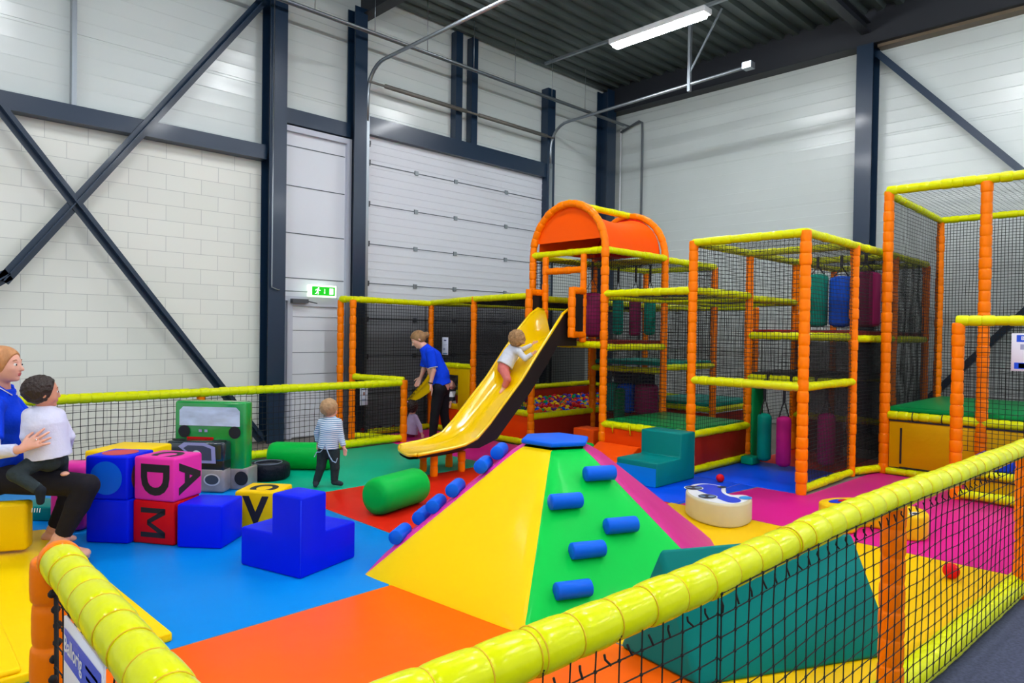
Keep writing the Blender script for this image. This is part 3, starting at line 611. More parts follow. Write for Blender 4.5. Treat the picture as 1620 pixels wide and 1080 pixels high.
far_m = [bm_[k].data.materials[0] for k in bcols]; idx = []
for (x, y, z) in placed[290:]:
    f0 = len(mb.f); mb.sphere((x, y, z), 0.042, 8, 6); idx += [rb.randrange(len(far_m))] * (len(mb.f)-f0)
so = put('pit_balls', mb, None, None)
for m in far_m: so.data.materials.append(m)
so.data.polygons.foreach_set('material_index', idx)
tag(so, 'mass of mixed colour plastic balls filling the far part of the ball pit', 'balls'); so['kind'] = 'stuff'
for x, y, k in ((5.75, 9.3, 'blue'), (5.95, 9.35, 'red'), (6.15, 9.3, 'red'), (6.3, 9.38, 'purple'), (6.5, 9.3, 'red'), (6.05, 9.25, 'red')):
    o = bm_[k].copy(); COL.objects.link(o); o.location = (x, y, 0.042); RL[o.name] = (x, y, 0.042); o['label'] = 'loose %s ball on the floor behind the net near the exit door' % k; o['group'] = 'loose %s balls by the exit door' % k
for x, y, r, nm, lb in ((7.0, 3.80, 0.045, 'toy_ball', 'red ball lying on the blue mat beside the teal foam steps'), (5.40, 1.22, 0.052, 'toy_ball', 'red ball lying on the yellow mat behind the near net')):
    mb = MB(); mb.sphere((x, y, r), r, 20, 12); one(nm, mb, pvc('ball_red_big', (220, 20, 36), bump=0), (x, y, 0), lb, 'ball')
# ---------------- right trampoline cage
C_ = thing('trampoline_cage', (10.1, 1.5, 0), 'tall orange and yellow netted cage with green deck and yellow front panel', 'play cage')
cx0, cx1 = 9.0, 11.3
post(C_, cx0, 2.76, 0, 3.36, r=0.058); post(C_, cx0, 1.78, 0, 3.34, r=0.06); post(C_, cx0, 0.6, 0, 3.34, r=0.06)
post(C_, cx1, 2.78, 0, 3.32); post(C_, cx1, 0.2, 0, 3.32)
for y in (2.78, 0.2):
    rail(C_, (cx0, y, 3.34), (cx1, y, 3.30), n=10)
rail(C_, (cx0, 2.78, 3.37), (cx0, 0.2, 3.36), r=0.055); rail(C_, (cx1, 2.78, 3.30), (cx1, 0.2, 3.30))
net(C_, (cx0, 0.2, 3.34), (cx1-cx0, 0, 0), (0, 2.58, 0), r=0.0016, cell=0.06); net(C_, (cx0, 2.78, 0.7), (cx1-cx0, 0, 0), (0, 0, 2.6)); net(C_, (cx1, 0.2, 0.7), (0, 2.58, 0), (0, 0, 2.6), cell=0.04, r=0.0034)
fill_sheet(C_, (cx1+0.04, 0.2, 0.7), (0, 2.58, 0), (0, 0, 2.6), mat('shade_fill_grey', (30, 40, 52), rough=0.9, alpha=0.3)); fill_sheet(C_, (cx0, 2.81, 0.7), (cx1-cx0, 0, 0), (0, 0, 2.6), SHADE_FILL2)  # added tinted sheets on the cage sides stand in for shade
rail(C_, (cx0, 2.72, 0.70), (cx0, 0.2, 0.70), r=0.05); rail(C_, (cx0-0.02, 2.72, 0.04), (cx0-0.02, 0.2, 0.04), r=0.045)
deck(C_, cx0+0.04, cx1, 0.2, 2.74, 0.80, D_GRN, 0.06)
m_yp = pvc('panel_mustard', (214, 164, 0), bump=0.4, bscale=6)
panel(C_, cx0-0.02, cx0+0.0, 0.2, 2.70, 0.09, 0.64, m_yp)
b = MB(); b.box(cx0-0.03, cx0-0.018, 2.56, 2.58, 0.14, 0.56); b.box(cx0-0.03, cx0-0.018, 1.9, 2.58, 0.09, 0.105); b.box(cx0-0.03, cx0-0.018, 0.3, 2.70, 0.635, 0.65); put('panel_slot', b, BLK, C_)
for y in (2.45, 2.15, 1.35): 
    b = MB(); b.sweep([(cx0 + 0.055*math.cos(t), y, 0.70 + 0.055*math.sin(t)) for t in np.linspace(0, 2*PI, 13)], 0.006, 5); put('cable_tie', b, BLK, C_)
# lower netted front with sign
Lf = thing('netted_fence', (8.12, 1.3, 0), 'mid-height netted fence with orange post in front of the right cage', 'fence')
post(Lf, 8.12, 1.82, 0, 1.78, r=0.058); rail(Lf, (8.12, 1.84, 1.80), (8.12, 0.3, 1.80), r=0.052); rail(Lf, (8.12, 1.8, 0.06), (8.12, 0.3, 0.06)); rail(Lf, (8.12, 1.82, 1.78), (9.0, 1.8, 1.78)) if 0 else None
post(Lf, 8.12, 0.3, 0, 1.78)
net(Lf, (8.12, 0.3, 0.5), (0, 1.52, 0), (0, 0, 1.28), cell=0.05, r=0.0026)
B_ = thing('low_entry_box', (8.5, 1.0, 0), 'low yellow entry box with blue padded top beneath the netted fence', 'foam box')
put('box_body', rbox(8.22, 8.90, 0.3, 1.76, 0.0, 0.3, 0.01), m_yp, B_); put('box_cushion', rbox(8.22, 8.90, 0.3, 1.74, 0.3, 0.42, 0.03), pvc('cushion_navy', (20, 60, 190)), B_)
put('rim', pad_tube([(8.2, 1.76, 0.27), (8.2, 0.3, 0.27)], 0.04, 0.1), YEL, B_)
b = MB(); b.box(8.205, 8.225, 0.35, 1.7, 0.08, 0.09); b.box(8.205, 8.225, 0.35, 1.7, 0.205, 0.215); put('slot', b, BLK, B_)
# ================================================================ SLIDE
S = thing('slide', (5.3, 6.22, 0), 'glossy yellow chute slide on orange legs leading down from the tower', 'slide')
m_sl = mat('slide_plastic_yellow', (250, 206, 0), rough=0.18, coat=0.6, spec=0.6)
rows = [((4.48,.285),(4.48,.305)), ((4.62,.28),(4.62,.31)), ((4.9,.28),(4.9,.325)), ((5.12,.29),(5.1,.345)), ((5.35,.34),(5.28,.40)), ((5.55,.44),(5.47,.55)), ((5.8,.66),(5.7,.77)), ((6.1,.93),(6.0,1.05)), ((6.4,1.24),(6.29,1.38)), ((6.65,1.46),(6.55,1.66)), ((6.82,1.54),(6.76,1.87)), ((6.95,1.56),(6.9,1.95)), ((7.05,1.56),(7.02,1.93))]
path = [(r[0][0], r[0][1], 0.1) for r in rows]
def slide_surf(off):
    vs_ = []; nc = 18
    for i, (bd_, rm) in enumerate(rows):
        for k in range(nc+1):
            u = -1 + 2*k/nc
            e = max(0, (abs(u)-0.6)/0.4); e = e*e*(3-2*e)
            w = 0.285 + 0.012*e - (0.02 if i > 9 else 0)
            x = bd_[0]*(1-e) + rm[0]*e; z = bd_[1]*(1-e) + rm[1]*e
            if i == 0: x += 0.10*u + 0.07*abs(u)**3; 
            if i == 1: x += 0.05*u
            vs_.append((x, 6.22 + u*w, z - off))
    return vs_, nc
top_, nc = slide_surf(0.0); m_ = len(path)
b = MB(); b.add(top_, [(i*(nc+1)+k, i*(nc+1)+k+1, (i+1)*(nc+1)+k+1, (i+1)*(nc+1)+k) for i in range(m_-1) for k in range(nc)], True)
for k in (0, nc):
    sgn = -1 if k == 0 else 1
    b.sweep([Vector(top_[i*(nc+1)+k]) + Vector((0, sgn*0.012, -0.004)) for i in range(m_)], 0.02, 8)
b.sweep([Vector(top_[k]) + Vector((-0.002, 0, -0.004)) for k in range(nc+1)], 0.02, 8)
put('chute', b, m_sl, S)
# dark side skirts and underside
b = MB(); bl = mat('slide_underside', (24, 18, 20), rough=0.6)
for k, sg in ((0, -1), (nc, 1)):
    vs_ = []; 
    for i, (x, z, h) in enumerate(path):
        p = Vector(top_[i*(nc+1)+k]); d = 0.05 if x < 5.2 else (0.14 if x < 5.4 else (0.26 if x < 6.6 else 0.4)); 
        a = path[max(0, i-1)]; c = path[min(m_-1, i+1)]; tx, tz = c[0]-a[0], c[1]-a[1]; l = math.hypot(tx, tz)
        q = p + Vector((tz/l*d*0.9, 0, -tx/l*d*0.9)) if x < 6.6 else Vector((x, p.y, 1.45))
        vs_ += [p + Vector((0, sg*0.02, -0.006)), q + Vector((0, sg*0.01, 0))]
    b.add(vs_, [(2*i, 2*i+1, 2*i+3, 2*i+2) for i in range(m_-1)], True)
un, _ = slide_surf(0.05); b.add(un, [(i*(nc+1)+k, (i+1)*(nc+1)+k, (i+1)*(nc+1)+k+1, i*(nc+1)+k+1) for i in range(m_-1) for k in range(nc)], True)
put('underside', b, bl, S)
for x, y in ((4.88, 6.38), (4.80, 6.08), (5.28, 6.40), (5.22, 6.10)):
    put('leg', pad_tube([(x, y, 0), (x, y, 0.235)], 0.045, 0.12), ORA, S)
# ================================================================ FENCES
def fence_rail_r(parent, a, b_, r, seg, jit=0.003, n=20, dip=0.93): return put('rail', pad_tube([a, b_], r, seg, n, jit, dip), YEL, parent)
Ff = thing('netted_fence', (3, 8.3, 0), 'long low netted fence with yellow rails along the left block wall', 'fence')
rail(Ff, (-0.8, 8.32, 0.86), (5.95, 8.28, 0.86), r=0.052); rail(Ff, (-0.8, 8.32, 0.06), (5.95, 8.28, 0.06), r=0.052)
post(Ff, 3.1, 8.32, 0, 0.84); post(Ff, 5.95, 8.26, 0, 0.9); post(Ff, 0.3, 8.32, 0, 0.84); rail(Ff, (5.95, 8.26, 0.9), (5.5, 8.9, 0.93), r=0.048); rail(Ff, (5.9, 8.35, 0.05), (5.52, 9.0, 0.05), r=0.048)
net(Ff, (-0.8, 8.3, 0.06), (6.75, -0.02, 0), (0, 0, 0.8), cell=0.07, r=0.0032, seg=0.2, wav=0.008)
Fn = thing('netted_fence', (3.5, 0.97, 0), 'near netted fence with thick yellow-green padded rail crossing the right foreground', 'fence')
def bumpy(a, b_, r): 
    return pad_tube([a, b_], r, 0.105, 24, 0.0018, 0.95)
def fy_(x): return float(np.interp(x, (0.45, 1.07, 1.7, 2.5, 3.1, 3.85, 4.98, 6.6), (1.02, 0.993, 0.962, 0.960, 0.942, 0.892, 0.832, 0.75)))
fxs = (0.52, 1.07, 1.7, 2.5, 3.1, 3.85, 4.98, 6.6)
put('rail', pad_tube([(x, fy_(x), 0.95) for x in fxs], 0.053, 0.13, 24, 0.0022, 0.90), YEL, Fn)
put('rail', pad_tube([(x, fy_(x)+0.04, 0.068) for x in fxs], 0.068, 0.12, 24, 0.002, 0.95), YEL, Fn)
post(Fn, 3.22, fy_(3.24)+0.01, 0, 0.93, r=0.052, n=20); post(Fn, 5.35, fy_(5.35), 0, 0.93, r=0.058, n=16); post(Fn, 0.9, fy_(0.9), 0, 0.9, r=0.056, n=16)
for xa, xb in ((0.55, 1.7), (1.7, 2.5), (2.5, 3.24), (3.24, 3.85), (3.85, 4.98), (4.98, 6.6)):
    net(Fn, (xa, fy_(xa)-(0.05 if xa > 1 else 0.04), 0.10), (xb-xa, fy_(xb)-fy_(xa), 0), (0, 0, 0.83), cell=0.080, cellv=0.061, r=0.0023, seg=0.061, knots=True, wav=0.005)
AMB = mat('zip_tie_amber', (216, 176, 0), rough=0.4)
def ring(c, d, r, t, parent, name='zip_tie', m=None):
    d = unit3(d); a1 = d.cross(Vector((0, 0, 1))).normalized(); a2 = d.cross(a1); c = Vector(c)
    b = MB(); b.sweep([c + (a1*math.cos(q) + a2*math.sin(q))*r for q in np.linspace(0, 2*PI, 25)], t, 6, cap=False); put(name, b, m or AMB, parent)
def unit3(d): return Vector(d).normalized()
LN = sum((Vector((fxs[i+1], fy_(fxs[i+1]), 0)) - Vector((fxs[i], fy_(fxs[i]), 0))).length for i in range(len(fxs)-1)); KN = max(1, round(LN/0.13))
for i in range(1, KN):
    x = 0.52 + 6.08*i/KN
    if x < 5.2:
        dR = Vector((0.1, fy_(x+0.05)-fy_(x-0.05), 0))
        ring((x, fy_(x), 0.95), dR, 0.0482, 0.0022, Fn, 'seam_tie')
        if i % 9 == 4: ring((x+0.014, fy_(x), 0.95), dR, 0.0512, 0.0024, Fn, 'seam_tie')
for i in range(48):
    x = 0.75 + i*0.08; b = MB(); y = fy_(x) - 0.045
    b.sweep([(x, y, 0.905), (x+0.004, y+random.uniform(-.006,.006), 0.892), (x+random.uniform(-.014,.014), y-0.01, 0.880)], 0.003, 5); put('net_knot', b, CORD, Fn)
Fl = thing('netted_fence', (0.45, 1.7, 0), 'near netted fence with thick pale yellow padded rail in the left foreground corner', 'fence')
put('rail', pad_tube([(0.444, 2.17, 0.985), (0.412, 1.12, 0.985)], 0.049, 0.12, 24, 0.002, 0.93), YEL, Fl); put('rail', bumpy((0.46, 2.2, 0.05), (0.43, 1.2, 0.05), 0.052), YEL, Fl)
put('rail_end', pad_tube([(0.446, 2.20, 0.985), (0.444, 2.165, 0.985)], 0.052, 0.1, 24, 0.0, 0.97), ORA, Fl)
post(Fl, 0.452, 2.28, 0, 0.97, r=0.058, n=20)
net(Fl, (0.44, 1.15, 0.06), (0, 1.05, 0), (0, 0, 0.88), cell=0.07, cellv=0.061, r=0.0023, seg=0.061, knots=True, wav=0.012)
KL = round(1.05/0.12)
for i in range(1, KL): ring((0.444 - 0.032*i/KL, 2.17 - 1.05*i/KL, 0.985), (0.030, 1, 0), 0.0462, 0.0018, Fl, 'seam_tie')
b = MB()
for i in range(16): b.sphere((0.44 + random.uniform(-.008,.008), 2.20 + random.uniform(-.015,.015), 0.2 + i*0.046), 0.012, 6, 5)
b.sweep([(0.44, 2.2, 0.1), (0.445, 2.205, 0.5), (0.44, 2.2, 0.93)], 0.006, 6)
put('net_bundle', b, CORD, Fl)
# ---------------- signs
def sign(name, c, right, up, w, h, label, parts, m=PAPER, frame=None):
    right, up = Vector(right).normalized(), Vector(up).normalized(); nn = right.cross(up)
    t = thing(name, Vector(c) - up*h/2, label, 'sign')
    bd = put('board', robox(Vector(c) - nn*0.003, right*w/2, up*h/2, nn*0.003, 0.001, 1), m, t)
    for kind, *a in parts:
        if kind == 'r':
            x, y, ww, hh, mm = a; put('printed_band', poly_mb(Vector(c) + right*x + up*y, right, up, [(-ww/2, -hh/2), (ww/2, -hh/2), (ww/2, hh/2), (-ww/2, hh/2)], 0.0012), mm, bd)
        else:
            s, x, y, sz, mm = a; put('printed_text', text_mb(s, Vector(c) + right*x + up*y, right, up, sz, 0.0022, 0.02), mm, bd)
    return t
S_BLU = mat('sign_blue', (0, 72, 214), rough=0.4); S_WHT = mat('sign_white', (228, 230, 244), rough=0.4); S_GRY = mat('sign_grey', (150, 156, 190), rough=0.5); S_TXT = mat('sign_text_navy', (40, 50, 110), rough=0.5)
sign('house_rules_sign', (0.41, 1.795, 0.70), (0, -1, 0), (0, 0, 1), 0.34, 0.42, 'white sign with a blue header tied to the near left net', [('r', 0.0, 0.145, 0.32, 0.08, S_BLU), ('t', 'Ballorig', -0.075, 0.148, 0.055, S_WHT), ('r', 0.085, 0.158, 0.10, 0.008, S_WHT), ('r', 0.075, 0.135, 0.07, 0.008, S_WHT)] + [('r', 0, 0.05-0.03*i, 0.22, 0.004, S_GRY) for i in range(7)], S_WHT)
sign('house_rules_sign', (8.075, 1.22, 1.50), (0, -1, 0), (0, 0, 1), 0.30, 0.36, 'white framed sign with blue header on the mid-height fence at right edge', [('r', 0.02, 0.13, 0.26, 0.065, S_BLU), ('t', 'Ballorig', 0.0, 0.132, 0.05, S_WHT), ('r', 0.02, 0.05, 0.2, 0.05, S_GRY), ('r', 0.0, -0.13, 0.25, 0.06, S_BLU), ('r', 0.01, -0.13, 0.2, 0.045, S_WHT)], S_WHT)
sign('paper_notice', (7.03, 8.66, 1.38), (0, -1, 0), (0, 0, 1), 0.15, 0.28, 'white laminated notice on the black net above the yellow door flap', [('r', 0, 0.09, 0.06, 0.02, S_TXT), ('r', 0.01, 0.02, 0.09, 0.005, S_GRY), ('r', -0.02, -0.05, 0.05, 0.04, S_GRY), ('r', 0, -0.12, 0.11, 0.018, mat('sign_teal', (70, 120, 160)))])
sign('paper_notice', (5.66, 8.86, 0.64), (0.97, 0.1, 0), (0, 0, 1), 0.14, 0.28, 'white notice with small pictures low on the net by the exit door', [('r', 0.0, 0.03, 0.03, 0.05, mat('print_brown', (140, 90, 80))), ('r', 0, -0.06, 0.08, 0.03, S_GRY), ('r', 0, 0.1, 0.09, 0.01, S_TXT)])
# ================================================================ FOAM SHAPES
Zv = Vector((0, 0, 1))
# pyramid: six sloped cushions and a blue cap
PC = Vector((3.764, 3.355, 0)); ROT = 2.7108; RB = 1.40; RT = 0.262; PH = 0.857
def hexp(r, k, z): return Vector((PC.x + r*math.cos(ROT + k*PI/3), PC.y + r*math.sin(ROT + k*PI/3), z))
PY = thing('climbing_pyramid', (PC.x, PC.y, 0), 'large six-sided foam climbing pyramid with yellow, green and pink faces and blue cap', 'climbing pyramid')
fc_ = [F_YEL, F_GRN, F_ROS, F_YEL, F_GRN, F_PNK]
for k in range(6):
    a0, a1, t1, t0 = hexp(RB, k, 0.0), hexp(RB, k+1, 0.0), hexp(RT, k+1, PH-0.03), hexp(RT, k, PH-0.03)
    nn = (a1-a0).cross(t0-a0).normalized(); 
    if nn.z < 0: nn = -nn
    b = MB(); th = 0.05; nu, nv = 12, 12
    # puffed outer surface with thickness
    def S_(u, v):
        p = (a0.lerp(a1, u)).lerp(t0.lerp(t1, u), v); e = min(1, 9*min(u, 1-u)*1.0)*min(1, 9*min(v, 1-v)); e = math.sqrt(max(0, e))
        return p + nn*(-0.028 + 0.028*e + 0.006*math.sin(PI*u)*math.sin(PI*v))
    us = [0, .01, .03, .06, .11, .25, .4, .5, .6, .75, .89, .94, .97, .99, 1]; n = len(us)
    vs_ = [S_(u, v) for v in us for u in us]
    b.add(vs_, [(j*n+i, j*n+i+1, (j+1)*n+i+1, (j+1)*n+i) for j in range(n-1) for i in range(n-1)], True)
    put('face_cushion', b, fc_[k], PY)
    if fc_[k] in (F_GRN, F_PNK):
        pass
b = MB(); b.prism([hexp(RT+0.004, k, PH-0.032) for k in range(6)], (0, 0, 0.034)); b.bevel(0.012, 3); put('cap', b, F_HLD, PY)
# climbing holds: half-round blue cylinders across the green and pink faces
def hold(k, u, v, ln=0.215, r=0.05):
    a0, a1, t1, t0 = hexp(RB, k, 0), hexp(RB, k+1, 0), hexp(RT, k+1, PH), hexp(RT, k, PH)
    p = (a0.lerp(a1, u)).lerp(t0.lerp(t1, u), v); d = (a1-a0).normalized(); nn = d.cross((t0-a0)).normalized()
    if nn.z < 0: nn = -nn
    c = p + nn*0.035; b = MB()
    b.sweep([c - d*ln/2, c - d*(ln/2-0.004), c - d*(ln/2-0.012), c + d*(ln/2-0.012), c + d*(ln/2-0.004), c + d*ln/2], [r*0.9, r*0.97, r, r, r*0.97, r*0.9], 20); put('climbing_hold', b, F_HLD, PY)
for k, u, v in ((1, .727, .769), (1, .219, .617), (1, .633, .458), (1, .333, .347), (1, .216, .165), (5, .55, .84), (5, .8, .75), (5, .8, .56), (5, .8, .43), (5, .7, .31), (5, .88, .22)): hold(k, u, v)
# teal wedge prism behind the near fence
WG = thing('foam_wedge', (3.3, 1.9, 0), 'dark teal triangular foam wedge behind the near netted fence', 'foam wedge')
b = MB()
b.prism([(2.91, 2.135, 0), (2.845, 1.632, 0), (2.887, 1.885, 0.575)], Vector((1.042, -0.533, 0))); b.bevel(0.025, 3); put('wedge_body', b, F_DTE, WG)
# soft cubes
def dirs(p, q):
    d = (Vector(q) - Vector(p)).to_3d(); d.z = 0; d.normalize(); return d, Vector((-d.y, d.x, 0))   # right along front, back direction
def cube(name, pl, pr, z, h, m, label, depth=None, cat='foam cube', parts=(), r=0.018, width=None, group=None):
    """front-left and front-right base corners as seen from the camera"""
    pl = Vector((pl[0], pl[1], z)); rt, bk = dirs(pl, (pr[0], pr[1], z)); w = width or (Vector((pr[0], pr[1], z)) - pl).length; dp = depth or w
    c = pl + rt*w/2 + bk*dp/2 + Zv*h/2
    t = thing(name, c - Zv*h/2, label, cat, group)
    bd = put('cube_body', robox(c, rt*w/2, bk*dp/2, Zv*h/2, r), m, t)
    fr = (pl + rt*w/2 + Zv*h/2, rt, Zv); sd = (pl + rt*w + bk*dp/2 + Zv*h/2, bk, Zv); tp = (c + Zv*h/2, rt, bk)
    for p in parts:
        face = {'f': fr, 's': sd, 't': tp}[p[0]]; o, rr, uu = face
        if p[1] == 'text':
            s, size, rotq = p[2], p[3], p[4]
            R_, U_ = (rr, uu) if rotq == 0 else (-uu, rr)
            if s == 'M':
                b = MB(); o_ = Vector(o)
                for P in ([(-.11,-.105),(-.072,-.105),(-.072,.105),(-.11,.105)], [(.072,-.105),(.11,-.105),(.11,.105),(.072,.105)], [(-.11,.105),(-.066,.105),(.018,-.05),(-.018,-.05)], [(.066,.105),(.11,.105),(.018,-.05),(-.018,-.05)]):
                    b.add([o_ + R_*x + U_*y + R_.cross(U_)*0.002 for x, y in P], [(0,1,2,3)])
                put('letter', b, BLK, t); continue
            put('letter', text_mb(s, o, R_, U_, size, 0.002, 0.04), BLK, t)
        elif p[1] == 'disc':
            put('spot', disc_mb(o, rr, uu, p[2], depth=0.002), p[3], t)
    return t
h0 = 0.325
cube('foam_cube', (1.62, 5.67), (1.815, 5.37), 0, h0, F_CRD, 'crimson foam cube with a sideways letter M, under the pink letter cube', depth=0.30, parts=[('f', 'text', 'M', 0.30, 1)])
cube('foam_cube', (1.625, 5.665), (1.81, 5.362), h0, h0, F_PNK, 'pink foam cube with black letters, stacked on the crimson cube', depth=0.31, parts=[('f', 'text', 'D', 0.33, 1), ('s', 'text', 'A', 0.31, 1), ('t', 'text', 'C', 0.28, 1)])
cube('foam_cube', (1.365, 5.90), (1.585, 5.64), 0, h0, F_BLU, 'plain blue foam cube at the bottom of the stack beside the knees', depth=0.34)
cube('foam_cube', (1.36, 5.905), (1.58, 5.655), h0, h0, F_BLU, 'blue foam cube with light blue and red spots, topmost beside the knees', depth=0.34, parts=[('f', 'disc', 0.125, F_HLD), ('t', 'disc', 0.125, pvc('spot_red', (200, 60, 70))), ('s', 'disc', 0.125, pvc('spot_brown', (120, 60, 60)))])
cube('foam_cube', (1.818, 5.327), (2.042, 5.067), 0, 0.32, F_BLU, 'plain royal blue foam cube between the crimson and yellow letter cubes', depth=0.335)
cube('foam_cube', (2.30, 5.46), (2.53, 5.20), 0, 0.32, pvc('vinyl_cube_yellow', (240, 196, 0)), 'yellow foam cube with letters V and C behind the blue corner block', depth=0.33, parts=[('f', 'text', 'V', 0.30, 0), ('t', 'text', 'C', 0.28, 1)])
cube('foam_block', (1.52, 6.62), (1.82, 6.26), 0, 0.575, F_YEL, 'yellow foam block behind the spotted blue and pink cubes', depth=0.5, cat='foam block')
cube('foam_block', (1.22, 6.42), (1.40, 6.20), 0, 0.53, F_PNK, 'rounded pink foam block behind the spotted cube and the knees', depth=0.25, cat='foam block', r=0.06)
cube('foam_block', (1.08, 6.95), (1.30, 6.72), 0, 0.12, F_DTE, 'low dark green foam pad on the blue mat behind the yellow seat', depth=0.3, cat='foam block')
# blue corner block with a tower at the near corner
t = thing('foam_corner_block', (2.35, 4.45, 0), 'royal blue foam corner block with a raised middle, nearest of the cubes', 'foam block')
A0 = Vector((2.168, 4.116, 0)); dl = Vector((-0.286, 0.958, 0)); dr = Vector((0.958, 0.286, 0)); a_, b_w, ta, tb = 0.565, 0.525, 0.27, 0.235
b = MB()
ph, pl_ = 0.53, 0.262
def lp(i, j, z): return A0 + dl*i + dr*j + Zv*z
# L-step solid: outline vertices
bm = MB(); bm.obox(lp(a_/2, b_w/2, pl_/2), dl*a_/2, dr*b_w/2, Zv*pl_/2)
b1 = MB(); b1.v = []; 
V_ = [lp(0,0,0), lp(a_,0,0), lp(a_,b_w,0), lp(0,b_w,0), lp(0,0,ph), lp(ta,0,ph), lp(ta,tb,ph), lp(0,tb,ph), lp(ta,0,pl_), lp(a_,0,pl_), lp(a_,b_w,pl_), lp(0,b_w,pl_), lp(0,tb,pl_), lp(ta,tb,pl_)]
b1.add(V_, [(0,3,2,1), (4,7,6,5), (0,1,9,8,5,4), (0,4,7,12,11,3), (1,2,10,9), (2,3,11,10), (8,9,10,11,12,13), (5,6,13,8), (6,7,12,13)])
b1.bevel(0.018, 3, 50); put('block_body', b1, F_BLU, t)
b = MB(); b.sweep([lp(-0.001,-0.001,0.02)+ (dl+dr)*0.006, lp(-0.001,-0.001,ph-0.02)+(dl+dr)*0.006], 0.003, 6); put('seam', b, pvc('seam_blue', (30, 60, 240)), t)
# ---- green rollers on the floor
def cyl(name, p, q, r, m, label):
    p, q = Vector(p), Vector(q); d = (q-p).normalized(); l = (q-p).length
    prof = [(0, 0.0), (0.0, 0.55), (0.012, 0.80), (0.035, 0.93), (0.075, 1.0)]
    P = []; R_ = []
    for s, k in prof: P.append(p + d*(s+0.0001*k)); R_.append(max(0.001, r*k))
    for s, k in prof[::-1]: P.append(q - d*(s+0.0001*k)); R_.append(max(0.001, r*k))
    b = MB(); b.sweep(P, R_, 40, cap=False); c = (p+q)/2
    return one(name, b, m, (c.x, c.y, 0), label, 'foam roller')
cyl('foam_roller', (3.36, 5.10, 0.165), (3.99, 5.27, 0.165), 0.165, pvc('roller_green', (0, 178, 66)), 'bright green foam roller on the red mat beside the pyramid')
cyl('foam_roller', (3.63, 7.66, 0.155), (4.16, 7.13, 0.155), 0.155, pvc('roller_green', (0, 178, 66)), 'bright green foam roller on the teal mat behind the striped toddler')
TY = (3.39, 7.17, 0.225)
# ---- tyre
t = thing('play_tyre', (TY[0], TY[1], 0), 'black soft play tyre lying flat beside the toy jeep', 'tyre')
b = MB(); R0, hT = TY[2], 0.17; P = []
prof = [(0.42, 0.03), (0.5, 0.012), (0.85, 0.0), (0.97, 0.02), (1.0, 0.05), (1.0, hT-0.05), (0.97, hT-0.02), (0.85, hT), (0.5, hT-0.012), (0.42, hT-0.03)]; n = 48; vs_ = []
for rr, z in prof:
    for k in range(n):
        q = R0*rr*(1 + (0.012 if (k % 2 == 0 and rr > 0.96) else 0)); vs_.append((TY[0]+q*math.cos(2*PI*k/n), TY[1]+q*math.sin(2*PI*k/n), z))
m_ = len(prof); b.add(vs_, [(i*n+k, i*n+(k+1)%n, (i+1)*n+(k+1)%n, (i+1)*n+k) for i in range(m_-1) for k in range(n)] + [(9*n+k, 9*n+(k+1)%n, (k+1)%n, k) for k in range(n)], True)
put('tyre_body', b, pvc('tyre_black', (22, 26, 38), bump=0.5, bscale=30), t)
b = MB(); b.sweep([(TY[0]+R0*0.62*math.cos(a), TY[1]+R0*0.62*math.sin(a), hT+0.001) for a in np.linspace(0, 2*PI, 33)], 0.006, 6); put('rim_ring', b, mat('print_grey', (110, 120, 140)), t)
b = MB(); b.sweep([(TY[0], TY[1], 0.02), (TY[0], TY[1], hT-0.02)], R0*0.43, 24); put('hub', b, mat('print_dark', (60, 66, 80)), t)
# ---- toy jeep
J = thing('toy_jeep', (2.95, 7.1, 0), 'green soft play jeep with printed windscreen, grille and headlights', 'toy jeep')
j0 = Vector((2.75, 6.78, 0)); ju = Vector((-0.645, 0.764, 0)); jv = Vector((0.764, 0.645, 0))
m_jg = mat('jeep_print_green', (14, 150, 62), rough=0.18, coat=0.8, bump=0.25, bscale=6, var=0.3, vscale=4); m_jd = mat('jeep_print_dark', (30, 44, 52), rough=0.18, coat=0.8, bump=0.2, bscale=6, var=0.3, vscale=5)
m_js = mat('jeep_print_silver', (150, 140, 140), rough=0.2, coat=0.8, bump=0.2, bscale=8, var=0.25, vscale=6); m_jl = mat('jeep_print_lilac', (160, 156, 200), rough=0.3)
def jbox(u0, u1, v0, v1, z0, z1, r=0.02): 
    return robox(j0 + ju*(u0+u1)/2 + jv*(v0+v1)/2 + Zv*(z0+z1)/2, ju*(u1-u0)/2, jv*(v1-v0)/2, Zv*(z1-z0)/2, r)
hood = put('hood', jbox(0.0, 0.60, 0.0, 0.16, 0.30, 0.50, 0.03), m_jd, J); bump_ = put('bumper', jbox(0.0, 0.60, 0.0, 0.16, 0.0, 0.24, 0.03), m_js, J); put('grille', jbox(0.005, 0.595, 0.005, 0.155, 0.22, 0.32, 0.01), mat('jeep_print_black', (24, 22, 30), rough=0.3, coat=0.5), J)
cab = put('cab', jbox(-0.14, 0.61, 0.16, 0.32, 0.02, 0.88, 0.03), m_jg, J)
cow = put('cab_base', jbox(-0.16, 0.615, 0.155, 0.40, 0.0, 0.22, 0.02), m_js, J)
def jface(v, pu, pz, right=-ju): return j0 + jv*v + ju*pu + Zv*pz
ws = [(-0.33,-0.10),(0.33,-0.10),(0.33,0.06),(0.29,0.10),(-0.29,0.10),(-0.33,0.06)]
m_ws = mat('windscreen_print', (206, 218, 240), rough=0.15, coat=0.9, var=0.25, vscale=5, stretch=(1, 1, 3))
put('windscreen', poly_mb(jface(0.157, 0.235, 0.73), -ju, Zv, [(a*0.96, c*0.95) for a, c in ws], 0.004), m_ws, J)
for pu in (0.50, -0.03): 
    put('mirror', disc_mb(jface(0.157, pu, 0.575), -ju, Zv, 0.062, depth=0.006), BLK, J)
